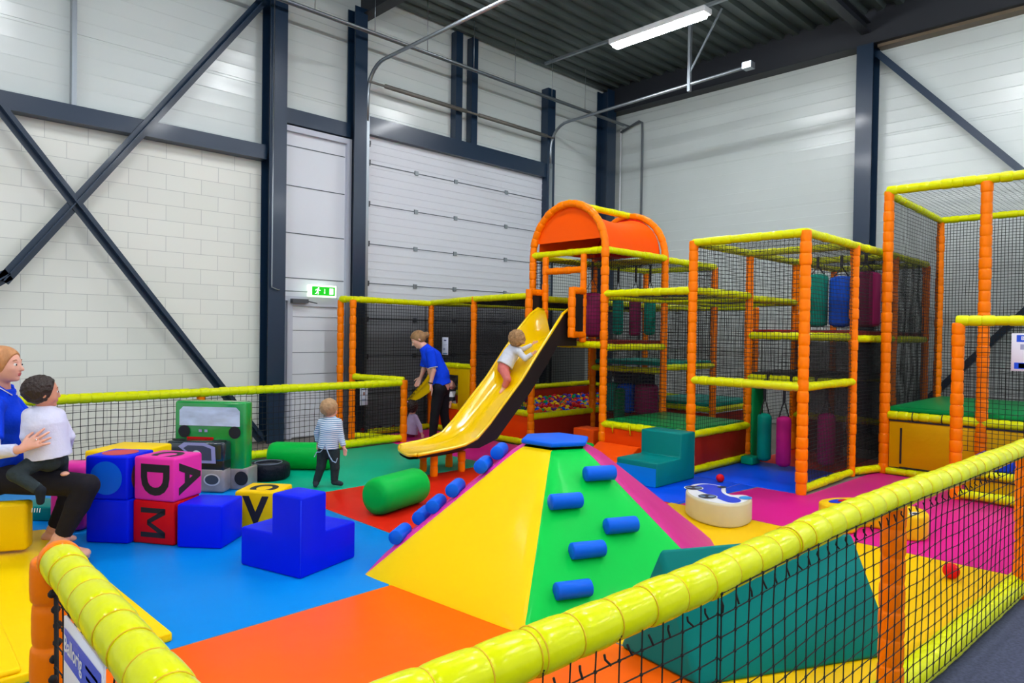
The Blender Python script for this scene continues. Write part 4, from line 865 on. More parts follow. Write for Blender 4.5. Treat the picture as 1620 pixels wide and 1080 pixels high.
for pu in (0.33, 0.27): put('bonnet_plate', poly_mb(jface(0.157, pu, 0.585), -ju, Zv, [(-0.016,-0.013),(0.016,-0.013),(0.016,0.013),(-0.016,0.013)], 0.006), m_jl, J)
for pu in (0.27, 0.08, 0.05): put('bonnet_bolt', disc_mb(jface(0.157, pu, 0.49), -ju, Zv, 0.010, depth=0.006), BLK, J)
# engine print: lilac hexagonal frame around dark gear ring on hood front face
hx = [(-0.22,0.06),(-0.16,0.10),(0.05,0.10),(0.16,0.06),(0.17,-0.10),(0.0,-0.10)]
put('engine_frame', poly_mb(jface(0.0, 0.25, 0.39), -ju, Zv, hx, 0.004), m_jl, hood); put('engine_core', poly_mb(jface(0.0, 0.25, 0.39), -ju, Zv, [(a*0.75, c*0.72) for a, c in hx], 0.006), mat('print_slate', (70, 74, 96), rough=0.3), hood)
put('gear_ring', disc_mb(jface(0.0, 0.28, 0.36), -ju, Zv, 0.055, depth=0.008), WHITE, hood); put('gear_center', disc_mb(jface(0.0, 0.28, 0.36), -ju, Zv, 0.038, depth=0.010), m_jd, hood)
put('red_stripe', poly_mb(jface(0.155, 0.33, 0.51) , -ju, Zv, [(-0.14,-0.01),(0.14,-0.01),(0.14,0.012),(-0.14,0.012)], 0.004), F_CRD, J)
for pu in (0.12, 0.48):
    put('headlight', disc_mb(jface(0.0, pu, 0.13), -ju, Zv, 0.085, 0.06, depth=0.004), mat('print_pale', (206, 200, 204), rough=0.2, coat=0.8), bump_); put('headlight_lens', disc_mb(jface(0.0, pu, 0.13), -ju, Zv, 0.07, 0.047, depth=0.006), mat('print_dark', (60, 66, 80)), bump_)
for pu in (0.09, 0.51): put('hood_lamp', disc_mb(j0 + jv*0.08 + ju*pu + Zv*0.50, -ju, jv, 0.07, 0.05, depth=0.004), BLK, hood)
put('wheel_print', disc_mb(jface(0.152, -0.105, 0.12), -ju, Zv, 0.07, depth=0.006), BLK, J)
# ---- yellow seat box and slab (left foreground)
t = thing('foam_box', (0.75, 5.9, 0), 'plain yellow foam box the woman at the left edge sits on', 'foam seat')
put('foam_body', robox((0.56, 5.97, 0.232), Vector((0.44, -0.20, 0)), Vector((0.03, 0.06, 0)), (0, 0, 0.165), 0.025), pvc('seat_yellow', (238, 196, 0), bump=0.25, bscale=5), t)
t = thing('foam_slab', (0.6, 4.9, 0), 'broad flat yellow foam slab on the floor in the left foreground', 'foam slab')
b = MB(); b.prism([(1.262, 3.74, 0.0), (1.19, 6.3, 0.0), (-0.4, 6.75, 0.0), (-0.4, 3.74, 0.0)], (0, 0, 0.05)); b.bevel(0.012, 3); put('slab_body', b, F_YEL, t)
b = MB(); b.prism([(0.62, 3.75, 0.05), (0.70, 6.3, 0.05), (-0.4, 6.6, 0.05), (-0.4, 3.75, 0.05)], (0, 0, 0.025)); b.bevel(0.012, 3); put('slab_upper_layer', b, F_YEL, t)
# ---- teal foam steps by the bouncing deck
t = thing('foam_steps', (6.6, 4.35, 0), 'two-step teal foam stairs against the green bouncing deck', 'foam steps')
y0, y1 = 4.09, 4.62
b = MB(); b.prism([(6.2, y0, 0), (6.96, y0, 0), (6.96, y0, 0.53), (6.66, y0, 0.53), (6.66, y0, 0.26), (6.2, y0, 0.26)], (0, y1-y0, 0)); b.bevel(0.02, 3, 50); put('steps_body', b, F_DTE, t)
b = MB(); b.prism([(6.196, y0+0.01, 0.005), (6.196, y1-0.01, 0.005), (6.196, y1-0.01, 0.20), (6.196, y0+0.01, 0.20)], (-0.006, 0, 0)); put('step_front_panel', b, F_SKY, t)
# ---- orange cushions below the tower
cube('foam_block', (7.02, 5.42), (7.02, 4.95), 0, 0.17, pvc('vinyl_cushion_orange', (255, 84, 10)), 'low orange foam block leaning by the front of the green deck', depth=0.001 + 0.10, cat='foam block', r=0.015) if 0 else None
b = MB(); b.prism([(6.55, 5.50, 0), (7.04, 5.50, 0), (7.04, 5.50, 0.24), (6.98, 5.50, 0.24)], (0, -0.62, 0)); b.bevel(0.012, 3); one('foam_ramp', b, pvc('vinyl_cushion_orange', (255, 84, 10)), (6.8, 5.2, 0), 'orange foam ramp in front of the green bouncing deck', 'foam ramp')
b = rbox(7.2, 7.5, 5.75, 6.1, 0.0, 0.34, 0.02); one('foam_block', b, pvc('vinyl_cushion_orange', (255, 84, 10)), (7.2, 5.9, 0), 'orange foam block in the recess under the slide tower', 'foam block')
b = rbox(6.7, 6.98, 5.52, 5.72, 0.0, 0.22, 0.05); one('foam_block', b, F_GRN, (6.8, 5.6, 0), 'small rounded green foam block peeking over the pyramid top', 'foam block')
b = rbox(5.98, 6.2, 4.75, 5.0, 0.0, 0.14, 0.02); one('foam_block', b, F_MBL, (6.1, 4.9, 0), 'small blue foam block left of the teal foam steps', 'foam block')
# ---- whale seat (C shape) and yellow arch toy
def outline_solid(pts, h, r=0.03):
    b = MB(); b.prism([(x, y, 0.0) for x, y in pts], (0, 0, h)); return b.bevel(r, 3, 20 if len(pts) < 12 else 60)
def smooth(pts, n=3):
    for _ in range(n):
        q = []
        for i in range(len(pts)):
            a, c = Vector(pts[i]), Vector(pts[(i+1) % len(pts)]); q += [a*0.75 + c*0.25, a*0.25 + c*0.75]
        pts = q
    return [(p[0], p[1]) for p in pts]
t = thing('whale_toy', (5.6, 3.1, 0), 'curved beige foam seat with blue and white printed eyes on top', 'foam seat')
wo = smooth([(5.57,3.375),(5.81,3.476),(5.98,3.44),(6.02,3.296),(5.99,3.18),(5.80,3.10),(5.70,2.99),(5.84,2.90),(5.74,2.79),(5.475,2.757),(5.32,2.86),(5.33,3.07),(5.43,3.247)], 2)
WH = 0.2
put('foam_body', outline_solid(wo, WH, 0.022), pvc('vinyl_beige', (196, 190, 162), bump=0.25), t)
ww = mat('print_white', (228, 232, 238), rough=0.35, coat=0.3); wb = mat('print_blue', (10, 60, 214), rough=0.35, coat=0.3); wn = mat('print_navy', (30, 40, 60), rough=0.35)
def flat(pts, z, m, nm): 
    b = MB(); b.add([(x, y, z) for x, y in pts], [tuple(range(len(pts)))]); put(nm, b, m, t)
cx_, cy_ = 5.66, 3.1
flat([(cx_+(x-cx_)*0.93, cy_+(y-cy_)*0.93) for x, y in wo], WH+0.0015, ww, 'top_print')
flat(smooth([(5.72,3.40),(5.93,3.40),(5.98,3.28),(5.93,3.20),(5.76,3.12),(5.64,2.99),(5.66,2.90),(5.55,2.80),(5.42,2.84),(5.48,2.98),(5.56,3.10),(5.62,3.25)], 2), WH+0.003, wb, 'blue_print')
for c in ((5.70, 3.36), (5.49, 3.10)):
    put('printed_eye', disc_mb((c[0], c[1], WH), (1,0,0), (0,1,0), 0.095, 0.085, depth=0.004), ww, t); put('printed_eye', disc_mb((c[0], c[1], WH), (1,0,0), (0,1,0), 0.085, 0.075, depth=0.0055), wn, t)
    put('eye_spark', disc_mb((c[0]+0.02, c[1]-0.03, WH), (1,0,0), (0,1,0), 0.035, 0.028, depth=0.007), mat('print_greyblue', (110, 140, 170)), t); put('eye_spark', disc_mb((c[0]-0.03, c[1]+0.03, WH), (1,0,0), (0,1,0), 0.02, 0.03, depth=0.007), mat('print_greyblue', (110, 140, 170)), t)
put('printed_nose', disc_mb((5.93, 3.20, WH), (1,0,0), (0,1,0), 0.05, 0.04, depth=0.005), wn, t); put('tail_print', disc_mb((5.70, 2.85, WH), (1,0,0), (0,1,0), 0.07, 0.05, depth=0.005), mat('print_sky', (40, 140, 220), rough=0.35), t)
t = thing('arch_toy', (6.3, 2.0, 0), 'yellow arch-shaped foam seat with printed white eye behind the near fence', 'foam seat')
yo = smooth([(5.93,2.06),(5.98,2.33),(6.20,2.42),(6.50,2.25),(6.62,2.0),(6.55,1.72),(6.36,1.58),(6.15,1.60),(6.12,1.78),(6.25,1.86),(6.33,1.98),(6.25,2.10),(6.10,2.05)], 2)
put('foam_body', outline_solid(yo, WH, 0.022), pvc('vinyl_toy_yellow', (236, 190, 20)), t)
put('printed_eye', disc_mb((6.25, 1.68, WH), (1,0,0), (0,1,0), 0.07, 0.035, depth=0.002), ww, t); put('printed_eye', disc_mb((6.25, 1.675, WH), (1,0,0), (0,1,0), 0.035, 0.018, depth=0.0035), BLK, t)
put('blue_print', disc_mb((6.22, 2.25, WH), (1,-.3,0), (.3,1,0), 0.12, 0.06, depth=0.002), wb, t); put('red_print', disc_mb((6.27, 2.23, WH), (1,-.3,0), (.3,1,0), 0.07, 0.035, depth=0.0035), F_CRD, t)
# ================================================================ PEOPLE (signed-distance bodies meshed with surface nets)
def V3(p): return np.array(p, dtype=np.float32)
def unit(v): v = np.array(v, float); return v / max(1e-9, np.linalg.norm(v))
class Field:
    def __init__(s, lo, hi, h):
        s.lo = np.array(lo, float); s.h = h; s.n = np.ceil((np.array(hi) - s.lo) / h).astype(int) + 2
        s.f = np.full(s.n, 0.2, np.float32)
    def sub(s, lo, hi):
        a = np.clip(np.floor((lo - s.lo) / s.h).astype(int), 0, s.n - 1); b = np.clip(np.ceil((hi - s.lo) / s.h).astype(int) + 1, 1, s.n)
        if np.any(b <= a): return None, None
        ax = [(s.lo[i] + s.h * np.arange(a[i], b[i])).astype(np.float32) for i in range(3)]
        return (slice(a[0], b[0]), slice(a[1], b[1]), slice(a[2], b[2])), (ax[0][:, None, None], ax[1][None, :, None], ax[2][None, None, :])
    def union(s, sl, d, k):
        g = s.f[sl]
        if k > 0:
            hh = np.maximum(k - np.abs(g - d), 0) / k; s.f[sl] = np.minimum(g, d) - hh * hh * k * 0.25
        else: s.f[sl] = np.minimum(g, d)
    def cap(s, a, b, ra, rb, k=0.02, cuts=(), fl=None):
        """tapered capsule; fl = (axis, factor) squashes it along axis"""
        a = np.array(a, float); b = np.array(b, float); m = max(ra, rb) + k + 0.02
        sl, ax = s.sub(np.minimum(a, b) - m, np.maximum(a, b) + m)
        if sl is None: return
        X, Y, Z = ax; ab = b - a; l2 = max(1e-9, ab @ ab)
        px, py, pz = X - a[0], Y - a[1], Z - a[2]
        t = np.clip((px*ab[0] + py*ab[1] + pz*ab[2]) / l2, 0, 1)
        dx, dy, dz = px - t*ab[0], py - t*ab[1], pz - t*ab[2]
        q = dx*dx + dy*dy + dz*dz
        if fl is not None:
            n = unit(fl[0]); w = dx*n[0] + dy*n[1] + dz*n[2]; q = q + w*w*(1/fl[1]**2 - 1)
        d = np.sqrt(q) - (ra + t*(rb - ra))
        for c, n in cuts:
            n = unit(n); d = np.maximum(d, (X - c[0])*n[0] + (Y - c[1])*n[1] + (Z - c[2])*n[2])
        s.union(sl, d.astype(np.float32), k)
    def ell(s, c, r, f=(1, 0, 0), u=(0, 0, 1), k=0.02, cuts=(), noise=None):
        c = np.array(c, float); f = unit(f); u = np.array(u, float); u = unit(u - f*(u @ f)); l = np.cross(u, f); m = max(r) + k + 0.02
        sl, ax = s.sub(c - m, c + m)
        if sl is None: return
        X, Y, Z = ax; px, py, pz = X - c[0], Y - c[1], Z - c[2]
        A = px*f[0] + py*f[1] + pz*f[2]; B = px*l[0] + py*l[1] + pz*l[2]; D = px*u[0] + py*u[1] + pz*u[2]
        q = np.sqrt((A/r[0])**2 + (B/r[1])**2 + (D/r[2])**2)
        d = (q - 1) * min(r)
        if noise:
            amp, fr = noise; d = d + amp*(np.sin(X*fr + Y*fr*0.7)*np.sin(Y*fr*1.1 + Z*fr*0.5)*np.sin(Z*fr*0.9 + X*fr*0.6) )
        for cc, n in cuts:
            n = unit(n); d = np.maximum(d, (X - cc[0])*n[0] + (Y - cc[1])*n[1] + (Z - cc[2])*n[2])
        s.union(sl, d.astype(np.float32), k)
    def mesh(s):
        f = s.f; ins = f < 0
        n = f.shape; cnt = np.zeros((n[0]-1, n[1]-1, n[2]-1), np.int8)
        for i in (0, 1):
            for j in (0, 1):
                for k in (0, 1): cnt += ins[i:n[0]-1+i, j:n[1]-1+j, k:n[2]-1+k]
        act = (cnt > 0) & (cnt < 8); idx = np.full(act.shape, -1, np.int32); C = np.argwhere(act); idx[act] = np.arange(len(C))
        acc = np.zeros((len(C), 3)); num = np.zeros(len(C))
        corners = [(i, j, k) for i in (0, 1) for j in (0, 1) for k in (0, 1)]
        val = {c: f[C[:, 0]+c[0], C[:, 1]+c[1], C[:, 2]+c[2]] for c in corners}
        for c in corners:
            for ax in range(3):
                if c[ax] == 0:
                    e = list(c); e[ax] = 1; e = tuple(e); a, b = val[c], val[e]; m = (a < 0) != (b < 0)
                    t = np.where(m, a / np.where(m, a - b, 1), 0); p = np.tile(np.array(c, float), (len(C), 1)); p[:, ax] += t
                    acc[m] += p[m]; num[m] += 1
        vs_ = (C + acc / num[:, None]) * s.h + s.lo
        Q = []
        for ax in range(3):
            a = [slice(None)]*3; b = [slice(None)]*3; a[ax] = slice(0, -1); b[ax] = slice(1, None)
            fa, fb = ins[tuple(a)], ins[tuple(b)]
            for sgn, m in ((1, fa & ~fb), (-1, ~fa & fb)):
                E = np.argwhere(m); o1, o2 = (ax+1) % 3, (ax+2) % 3
                ok = (E[:, o1] > 0) & (E[:, o2] > 0) & (E[:, o1] < n[o1]-1) & (E[:, o2] < n[o2]-1); E = E[ok]
                q = []
                for d1, d2 in ((-1, -1), (0, -1), (0, 0), (-1, 0)):
                    G = E.copy(); G[:, o1] += d1; G[:, o2] += d2; q.append(idx[G[:, 0], G[:, 1], G[:, 2]])
                q = np.stack(q if sgn > 0 else q[::-1], 1); Q.append(q)
        return vs_, np.concatenate(Q)
def put_field(name, fld, m, parent, smooth_it=1):
    v, q = fld.mesh(); off = wloc(parent)
    v = v - np.array(off)
    if smooth_it and len(v):
        for _ in range(smooth_it):
            acc = np.zeros_like(v); num = np.zeros(len(v))
            for i in range(4):
                a, b = q[:, i], q[:, (i+1) % 4]; np.add.at(acc, a, v[b]); np.add.at(num, a, 1); np.add.at(acc, b, v[a]); np.add.at(num, b, 1)
            v = v*0.5 + 0.5*acc/np.maximum(num, 1)[:, None]
    me = bpy.data.meshes.new(name); me.from_pydata(v.tolist(), [], q.tolist())
    me.polygons.foreach_set('use_smooth', [True]*len(me.polygons)); me.update()
    return new_obj(name, me, m, parent)
def hand(F, w, d, n, t, s=1.0, curl=0.5, spread=0.0):
    """w wrist, d finger direction, n palm-facing normal, t thumb-side direction"""
    w = np.array(w, float); d = unit(d); n = unit(np.array(n) - d*np.dot(n, d)); t = unit(np.array(t) - d*np.dot(t, d) - n*np.dot(t, n))
    kn = [w + d*0.088*s + t*o*s for o in (0.030, 0.010, -0.010, -0.028)]
    for q in kn: F.cap(w + (q - w)*0.15, q, 0.017*s, 0.0115*s, 0.010*s)
    L = (0.070, 0.080, 0.074, 0.058)
    for i, q in enumerate(kn):
        a0 = curl*(0.55 + 0.1*i); a1 = curl*1.3
        dd = d + t*spread*(0.3 - 0.2*i)
        p1 = q + unit(dd*math.cos(a0) + n*math.sin(a0))*L[i]*0.45*s; p2 = p1 + unit(dd*math.cos(a1) + n*math.sin(a1))*L[i]*0.55*s
        F.cap(q, p1, 0.0100*s, 0.0088*s, 0.003*s); F.cap(p1, p2, 0.0088*s, 0.0072*s, 0.003*s)
    b0 = w + d*0.025*s + t*0.018*s; b1 = w + d*0.060*s + t*0.050*s + n*0.012*s; b2 = w + d*0.092*s + t*0.060*s + n*0.020*s
    F.cap(b0, b1, 0.014*s, 0.0105*s, 0.008*s); F.cap(b1, b2, 0.0105*s, 0.008*s, 0.003*s)
def head(F, c, f, u, s=1.0, child=False):
    c = np.array(c, float); f = unit(f); u = unit(np.array(u) - f*np.dot(u, f)); l = np.cross(u, f)
    P = lambda a, b, d: c + (f*a + l*b + u*d)*s
    F.ell(P(-0.008, 0, 0.020), (0.098*s, 0.077*s, 0.098*s), f, u, 0.01)
    F.ell(P(0.030, 0, -0.040 if not child else -0.030), (0.060*s, 0.056*s, 0.066*s), f, u, 0.035*s)
    if child:
        for b in (-1, 1): F.ell(P(0.045, b*0.034, -0.038), (0.030*s, 0.026*s, 0.026*s), f, u, 0.02*s)
    else:
        for b in (-1, 1): F.ell(P(0.055, b*0.036, -0.018), (0.026*s, 0.022*s, 0.020*s), f, u, 0.02*s)
    F.ell(P(0.070, 0, -0.088), (0.018*s, 0.020*s, 0.014*s), f, u, 0.018*s)                 # chin
    F.cap(P(0.084, 0, 0.012), P(0.108 if not child else 0.100, 0, -0.026), 0.008*s, 0.0125*s, 0.012*s)   # nose
    for b in (-1, 1): F.ell(P(0.092, b*0.010, -0.030), (0.010*s, 0.007*s, 0.007*s), f, u, 0.006*s)
    F.cap(P(0.080, -0.030, 0.028), P(0.080, 0.030, 0.028), 0.009*s, 0.009*s, 0.012*s)   # brow
    F.cap(P(0.086, -0.018, -0.052), P(0.086, 0.018, -0.052), 0.0062*s, 0.0062*s, 0.006*s); F.cap(P(0.083, -0.015, -0.062), P(0.083, 0.015, -0.062), 0.0072*s, 0.0072*s, 0.006*s)
    for b in (-1, 1): F.ell(P(-0.005, b*0.080, -0.005), (0.018*s, 0.008*s, 0.030*s), f + l*b*0.3, u, 0.006*s)
    return P, f, l, u
def face_bits(parent, P, f, l, u, s, lip=(176, 84, 80), brow=(120, 84, 60)):
    mb = MB()
    for b in (-1, 1): mb.sphere(P(0.078, b*0.031, 0.006), 0.0125*s, 10, 8)
    e = put('eyes', mb, mat('eye_white', (232, 228, 224), rough=0.2), parent)
    mb = MB()
    for b in (-1, 1): mb.sphere(P(0.0885, b*0.032, 0.005), 0.0058*s, 8, 6)
    put('iris', mb, mat('iris_dark', (50, 44, 44), rough=0.2), e)
    mb = MB(); mb.sweep([P(0.0905, b*0.001, -0.0545) for b in (-19, -8, 8, 19)], [0.002*s, 0.0058*s, 0.0058*s, 0.002*s], 8); mb.sweep([P(0.089, b*0.001, -0.0625) for b in (-15, -6, 6, 15)], [0.002*s, 0.0062*s, 0.0062*s, 0.002*s], 8)
    put('lips', mb, mat('lips_%d' % lip[0], lip, rough=0.4), parent)
    mb = MB()
    for b in (-1, 1): mb.sweep([P(0.088, b*0.016, 0.031), P(0.088, b*0.032, 0.037), P(0.078, b*0.050, 0.031)], [0.002*s, 0.003*s, 0.0015*s], 6)
    put('eyebrows', mb, mat('brow_%d' % brow[0], brow, rough=0.8), parent)
def skin_mat(name, rgb):
    m = mat(name, rgb, rough=0.5, bump=0.03, bscale=60); p = m.node_tree.nodes['Principled BSDF']; p.inputs['Subsurface Weight'].default_value = 0.12; p.inputs['Subsurface Radius'].default_value = (0.02, 0.008, 0.004); return m
SK = skin_mat('skin_light', (226, 168, 148)); SK2 = skin_mat('skin_warm', (214, 150, 124))
def striped(name, c1, c2, per, zoff=0.0):
    m = mat(name, c1, rough=0.85); nt = m.node_tree; N = nt.nodes; L = nt.links
    tc = N.new('ShaderNodeTexCoord'); sp = N.new('ShaderNodeSeparateXYZ'); L.new(tc.outputs['Object'], sp.inputs[0])
    n = N.new('ShaderNodeTexNoise'); n.inputs['Scale'].default_value = 6; L.new(tc.outputs['Object'], n.inputs['Vector'])
    ad = N.new('ShaderNodeMath'); ad.operation = 'MULTIPLY_ADD'; ad.inputs[1].default_value = 0.02; L.new(n.outputs['Fac'], ad.inputs[0]); L.new(sp.outputs[2], ad.inputs[2])
    md = N.new('ShaderNodeMath'); md.operation = 'PINGPONG'; md.inputs[1].default_value = per/2; L.new(ad.outputs[0], md.inputs[0])
    gt = N.new('ShaderNodeMath'); gt.operation = 'GREATER_THAN'; gt.inputs[1].default_value = per*0.27; L.new(md.outputs[0], gt.inputs[0])
    mx = N.new('ShaderNodeMix'); mx.data_type = 'RGBA'; mx.inputs[6].default_value = (*lin(c1), 1); mx.inputs[7].default_value = (*lin(c2), 1); L.new(gt.outputs[0], mx.inputs[0]); L.new(mx.outputs[2], N['Principled BSDF'].inputs['Base Color'])
    return m
def cloth(name, rgb, **k):
    d = dict(rough=0.85, bump=0.5, bscale=22, spec=0.25); d.update(k); return mat(name, rgb, **d)
J_ = {"w2": {"head": [5.936, 7.908, 1.494],
 "neck": [5.993, 7.85, 1.388],
 "chest": [6.07, 7.771, 1.237],
 "waist": [6.14, 7.698, 1.006],
 "hip": [6.166, 7.669, 0.846],
 "shN": [5.952, 7.65, 1.323],
 "elN": [5.965, 7.591, 1.07],
 "wrN": [5.934, 7.618, 0.886],
 "haN": [5.953, 7.597, 0.781],
 "shF": [6.13, 7.953, 1.321],
 "elF": [6.109, 8.01, 1.055],
 "wrF": [6.084, 8.033, 0.954],
 "haF": [6.058, 8.057, 0.88],
 "hipN": [6.09, 7.631, 0.799],
 "knN": [6.053, 7.661, 0.452],
 "anN": [6.04, 7.695, 0.094],
 "hipF": [6.235, 7.712, 0.786],
 "knF": [6.261, 7.708, 0.432],
 "anF": [6.306, 7.686, 0.132]}, "w1": {"head": [0.873, 5.944, 1.333],
 "neck": [0.847, 6.009, 1.18],
 "chest": [0.851, 6.057, 0.938],
 "waist": [0.866, 6.107, 0.682],
 "hip": [0.862, 6.178, 0.526],
 "shN": [0.795, 5.861, 1.053],
 "elN": [0.759, 5.639, 0.775],
 "wrN": [0.894, 5.493, 0.801],
 "haN": [0.965, 5.465, 0.843],
 "shF": [0.951, 6.184, 1.033],
 "elF": [1.161, 6.211, 0.759],
 "wrF": [1.229, 5.794, 0.811],
 "haF": [1.193, 5.719, 0.905],
 "hipN": [0.84, 6.073, 0.527],
 "knN": [1.268, 5.441, 0.518],
 "anN": [1.143, 5.585, 0.142],
 "toN": [1.257, 5.414, 0.018],
 "hipF": [0.893, 6.288, 0.504],
 "knF": [1.3, 5.857, 0.433],
 "anF": [1.175, 5.975, 0.114],
 "toF": [1.268, 5.882, 0.06]}, "k1": {"head": [1.034, 5.6, 1.16],
 "neck": [1.042, 5.618, 1.05],
 "chest": [1.048, 5.61, 0.946],
 "waist": [1.067, 5.588, 0.765],
 "hip": [1.077, 5.604, 0.692],
 "shL": [0.962, 5.612, 1.013],
 "elL": [0.942, 5.6, 0.871],
 "wrL": [0.986, 5.751, 0.752],
 "shR": [1.134, 5.638, 0.998],
 "elR": [1.206, 5.649, 0.84],
 "wrR": [1.218, 5.776, 0.724],
 "hipN": [1.015, 5.582, 0.703],
 "knN": [0.876, 5.549, 0.632],
 "anN": [0.991, 5.406, 0.53],
 "toN": [0.991, 5.403, 0.397],
 "hipF": [1.144, 5.679, 0.673],
 "knF": [1.219, 5.968, 0.544],
 "anF": [1.265, 6.031, 0.371],
 "toF": [1.279, 6.016, 0.267]}, "k2": {"head": [3.663, 6.372, 0.8],
 "neck": [3.67, 6.363, 0.71],
 "chest": [3.666, 6.365, 0.599],
 "waist": [3.647, 6.38, 0.43],
 "hip": [3.652, 6.375, 0.378],
 "shL": [3.605, 6.426, 0.663],
 "elL": [3.598, 6.501, 0.551],
 "wrL": [3.618, 6.522, 0.448],
 "shR": [3.726, 6.308, 0.665],
 "elR": [3.744, 6.286, 0.523],
 "wrR": [3.757, 6.244, 0.416],
 "haR": [3.766, 6.234, 0.358],
 "hipL": [3.615, 6.411, 0.351],
 "knL": [3.601, 6.421, 0.208],
 "anL": [3.564, 6.455, 0.045],
 "toL": [3.525, 6.395, 0.035],
 "hipR": [3.694, 6.333, 0.353],
 "knR": [3.703, 6.321, 0.204],
 "anR": [3.699, 6.323, 0.054],
 "toR": [3.749, 6.272, 0.036]}, "k3": {"head": [6.269, 6.247, 1.533],
 "neck": [6.276, 6.308, 1.434],
 "chest": [6.235, 6.346, 1.336],
 "hip": [6.137, 6.37, 1.175],
 "shN": [6.225, 6.188, 1.374],
 "elN": [6.261, 6.109, 1.288],
 "wrN": [6.308, 6.023, 1.354],
 "haN": [6.347, 5.984, 1.371],
 "shF": [6.311, 6.414, 1.423],
 "elF": [6.518, 6.42, 1.389],
 "wrF": [6.649, 6.362, 1.457],
 "hipN": [6.103, 6.333, 1.137],
 "knN": [6.081, 6.24, 1.023],
 "anN": [6.062, 6.298, 0.893],
 "toN": [6.0, 6.289, 0.856],
 "hipF": [6.189, 6.458, 1.137],
 "knF": [6.292, 6.397, 1.039],
 "anF": [6.277, 6.439, 0.938]}, "k4": {"head": [6.346, 8.608, 0.438],
 "neck": [6.353, 8.599, 0.331],
 "chest": [6.353, 8.596, 0.215],
 "hip": [6.325, 8.62, 0.031],
 "shN": [6.357, 8.524, 0.3],
 "elN": [6.387, 8.45, 0.18],
 "wrN": [6.395, 8.411, 0.068],
 "shF": [6.341, 8.679, 0.266]}, "k5": {"head": [7.185, 8.63, 0.779],
 "chest": [7.141, 8.669, 0.584],
 "hip": [7.213, 8.736, 0.42],
 "shN": [7.073, 8.667, 0.649],
 "wrN": [7.01, 8.586, 0.476],
 "wrF": [7.06, 8.536, 0.477],
 "shF": [7.185, 8.627, 0.646]}}
def lp3(a, b, t): return [a[i]*(1-t) + b[i]*t for i in range(3)]
def sub3(a, b): return [a[i]-b[i] for i in range(3)]
def add3(a, b): return [a[i]+b[i] for i in range(3)]
RTv = np.array([0.7123, -0.7017, 0.0]); FWv = np.array([0.7019, 0.7122, 0.0])   # towards image right / away
def bounds(J, pad=0.16):
    A = np.array(list(J.values())); return A.min(0) - pad, A.max(0) + pad
def legs(F, J, keys, r, k=0.02, ex=0.0, end=1.0, cutfoot=True):
    for h, kn, an in keys:
        h, kn, an = J[h], J[kn], J[an]; e = lp3(kn, an, end)
        F.cap(h, kn, r[0]+ex, r[1]+ex, k)
        cuts = [(e, sub3(an, kn))] if cutfoot else ()
        m = lp3(kn, an, 0.35); F.cap(kn, m, r[1]+ex, r[1]*0.98+ex, 0.01); F.cap(m, e, r[1]*0.98+ex, r[2]+ex, 0.012, cuts)
def foot(F, an, d, s, r=0.036):
    d = unit(d); a = np.array(an, float); heel = a - d*0.035*s + np.array([0, 0, -0.045*s]); toe = a + d*0.13*s + np.array([0, 0, -0.055*s])
    F.cap(a, heel, r*s, r*0.9*s, 0.02*s); F.cap(heel, toe, r*0.92*s, r*0.72*s, 0.02*s, (), ((0, 0, 1), 0.8)); return toe
# ---- 1 standing woman
J = J_['w2']; lo, hi = bounds(J); pf = 1.03
t = thing('person', (6.15, 7.69, 0), 'woman in blue polo shirt and black leggings standing bent by the ball pit', 'person')
fd = unit(-RTv*0.86 - FWv*0.25 + np.array([0, 0, -0.55])); ud = unit(-RTv*0.55 + np.array([0, 0, 0.85]))
F = Field(lo, hi, 0.0065); Pn, f_, l_, u_ = head(F, J['head'], fd, ud, 1.02)
F.cap(J['neck'], add3(J['head'], [0.01, -0.01, -0.04]), 0.052, 0.048, 0.02)
F.cap(J['chest'], J['neck'], 0.11, 0.06, 0.03); F.cap(J['chest'], J['hip'], 0.115, 0.12, 0.03)
for a in ('N', 'F'):
    F.cap(J['sh'+a], J['el'+a], 0.044, 0.034, 0.02); F.cap(J['el'+a], J['wr'+a], 0.035, 0.024, 0.01)
    hand(F, J['wr'+a], sub3(J['ha'+a], J['wr'+a]), -RTv if a == 'N' else FWv*-1, -FWv*(-1 if a == 'F' else 1)*0.4 - RTv*0.6, 0.98, 0.35)
legs(F, J, (('hipN', 'knN', 'anN'), ('hipF', 'knF', 'anF')), (0.082, 0.054, 0.036))
for a in ('N', 'F'): foot(F, lp3(J['kn'+a], J['an'+a], 1.0), -RTv, 1.0)
body = put_field('body', F, SK, t)
F = Field(lo, hi, 0.008)  # polo shirt
hem = J['hip']; sd = sub3(J['hip'], J['chest'])
cutn = [(add3(J['neck'], [0, 0, 0.015]), sub3(J['head'], J['neck']))]
F.cap(J['neck'], J['chest'], 0.075, 0.135, 0.03, cutn); F.cap(J['chest'], add3(J['waist'], [0.02, -0.02, 0]), 0.135, 0.125, 0.03); F.cap(J['waist'], add3(hem, [0.015, -0.015, -0.06]), 0.125, 0.15, 0.03, [(add3(hem, [0, 0, 0.0]), [0.25, -0.25, -1])])
F.cap(J['shN'], J['shF'], 0.06, 0.06, 0.03)
for a in ('N', 'F'): F.cap(J['sh'+a], lp3(J['sh'+a], J['el'+a], 1.0), 0.062, 0.066, 0.02, [(lp3(J['sh'+a], J['el'+a], 0.82), sub3(J['el'+a], J['sh'+a]))])
POLO = cloth('polo_blue', (0, 62, 226), bscale=16); sh = put_field('polo_shirt', F, POLO, t)
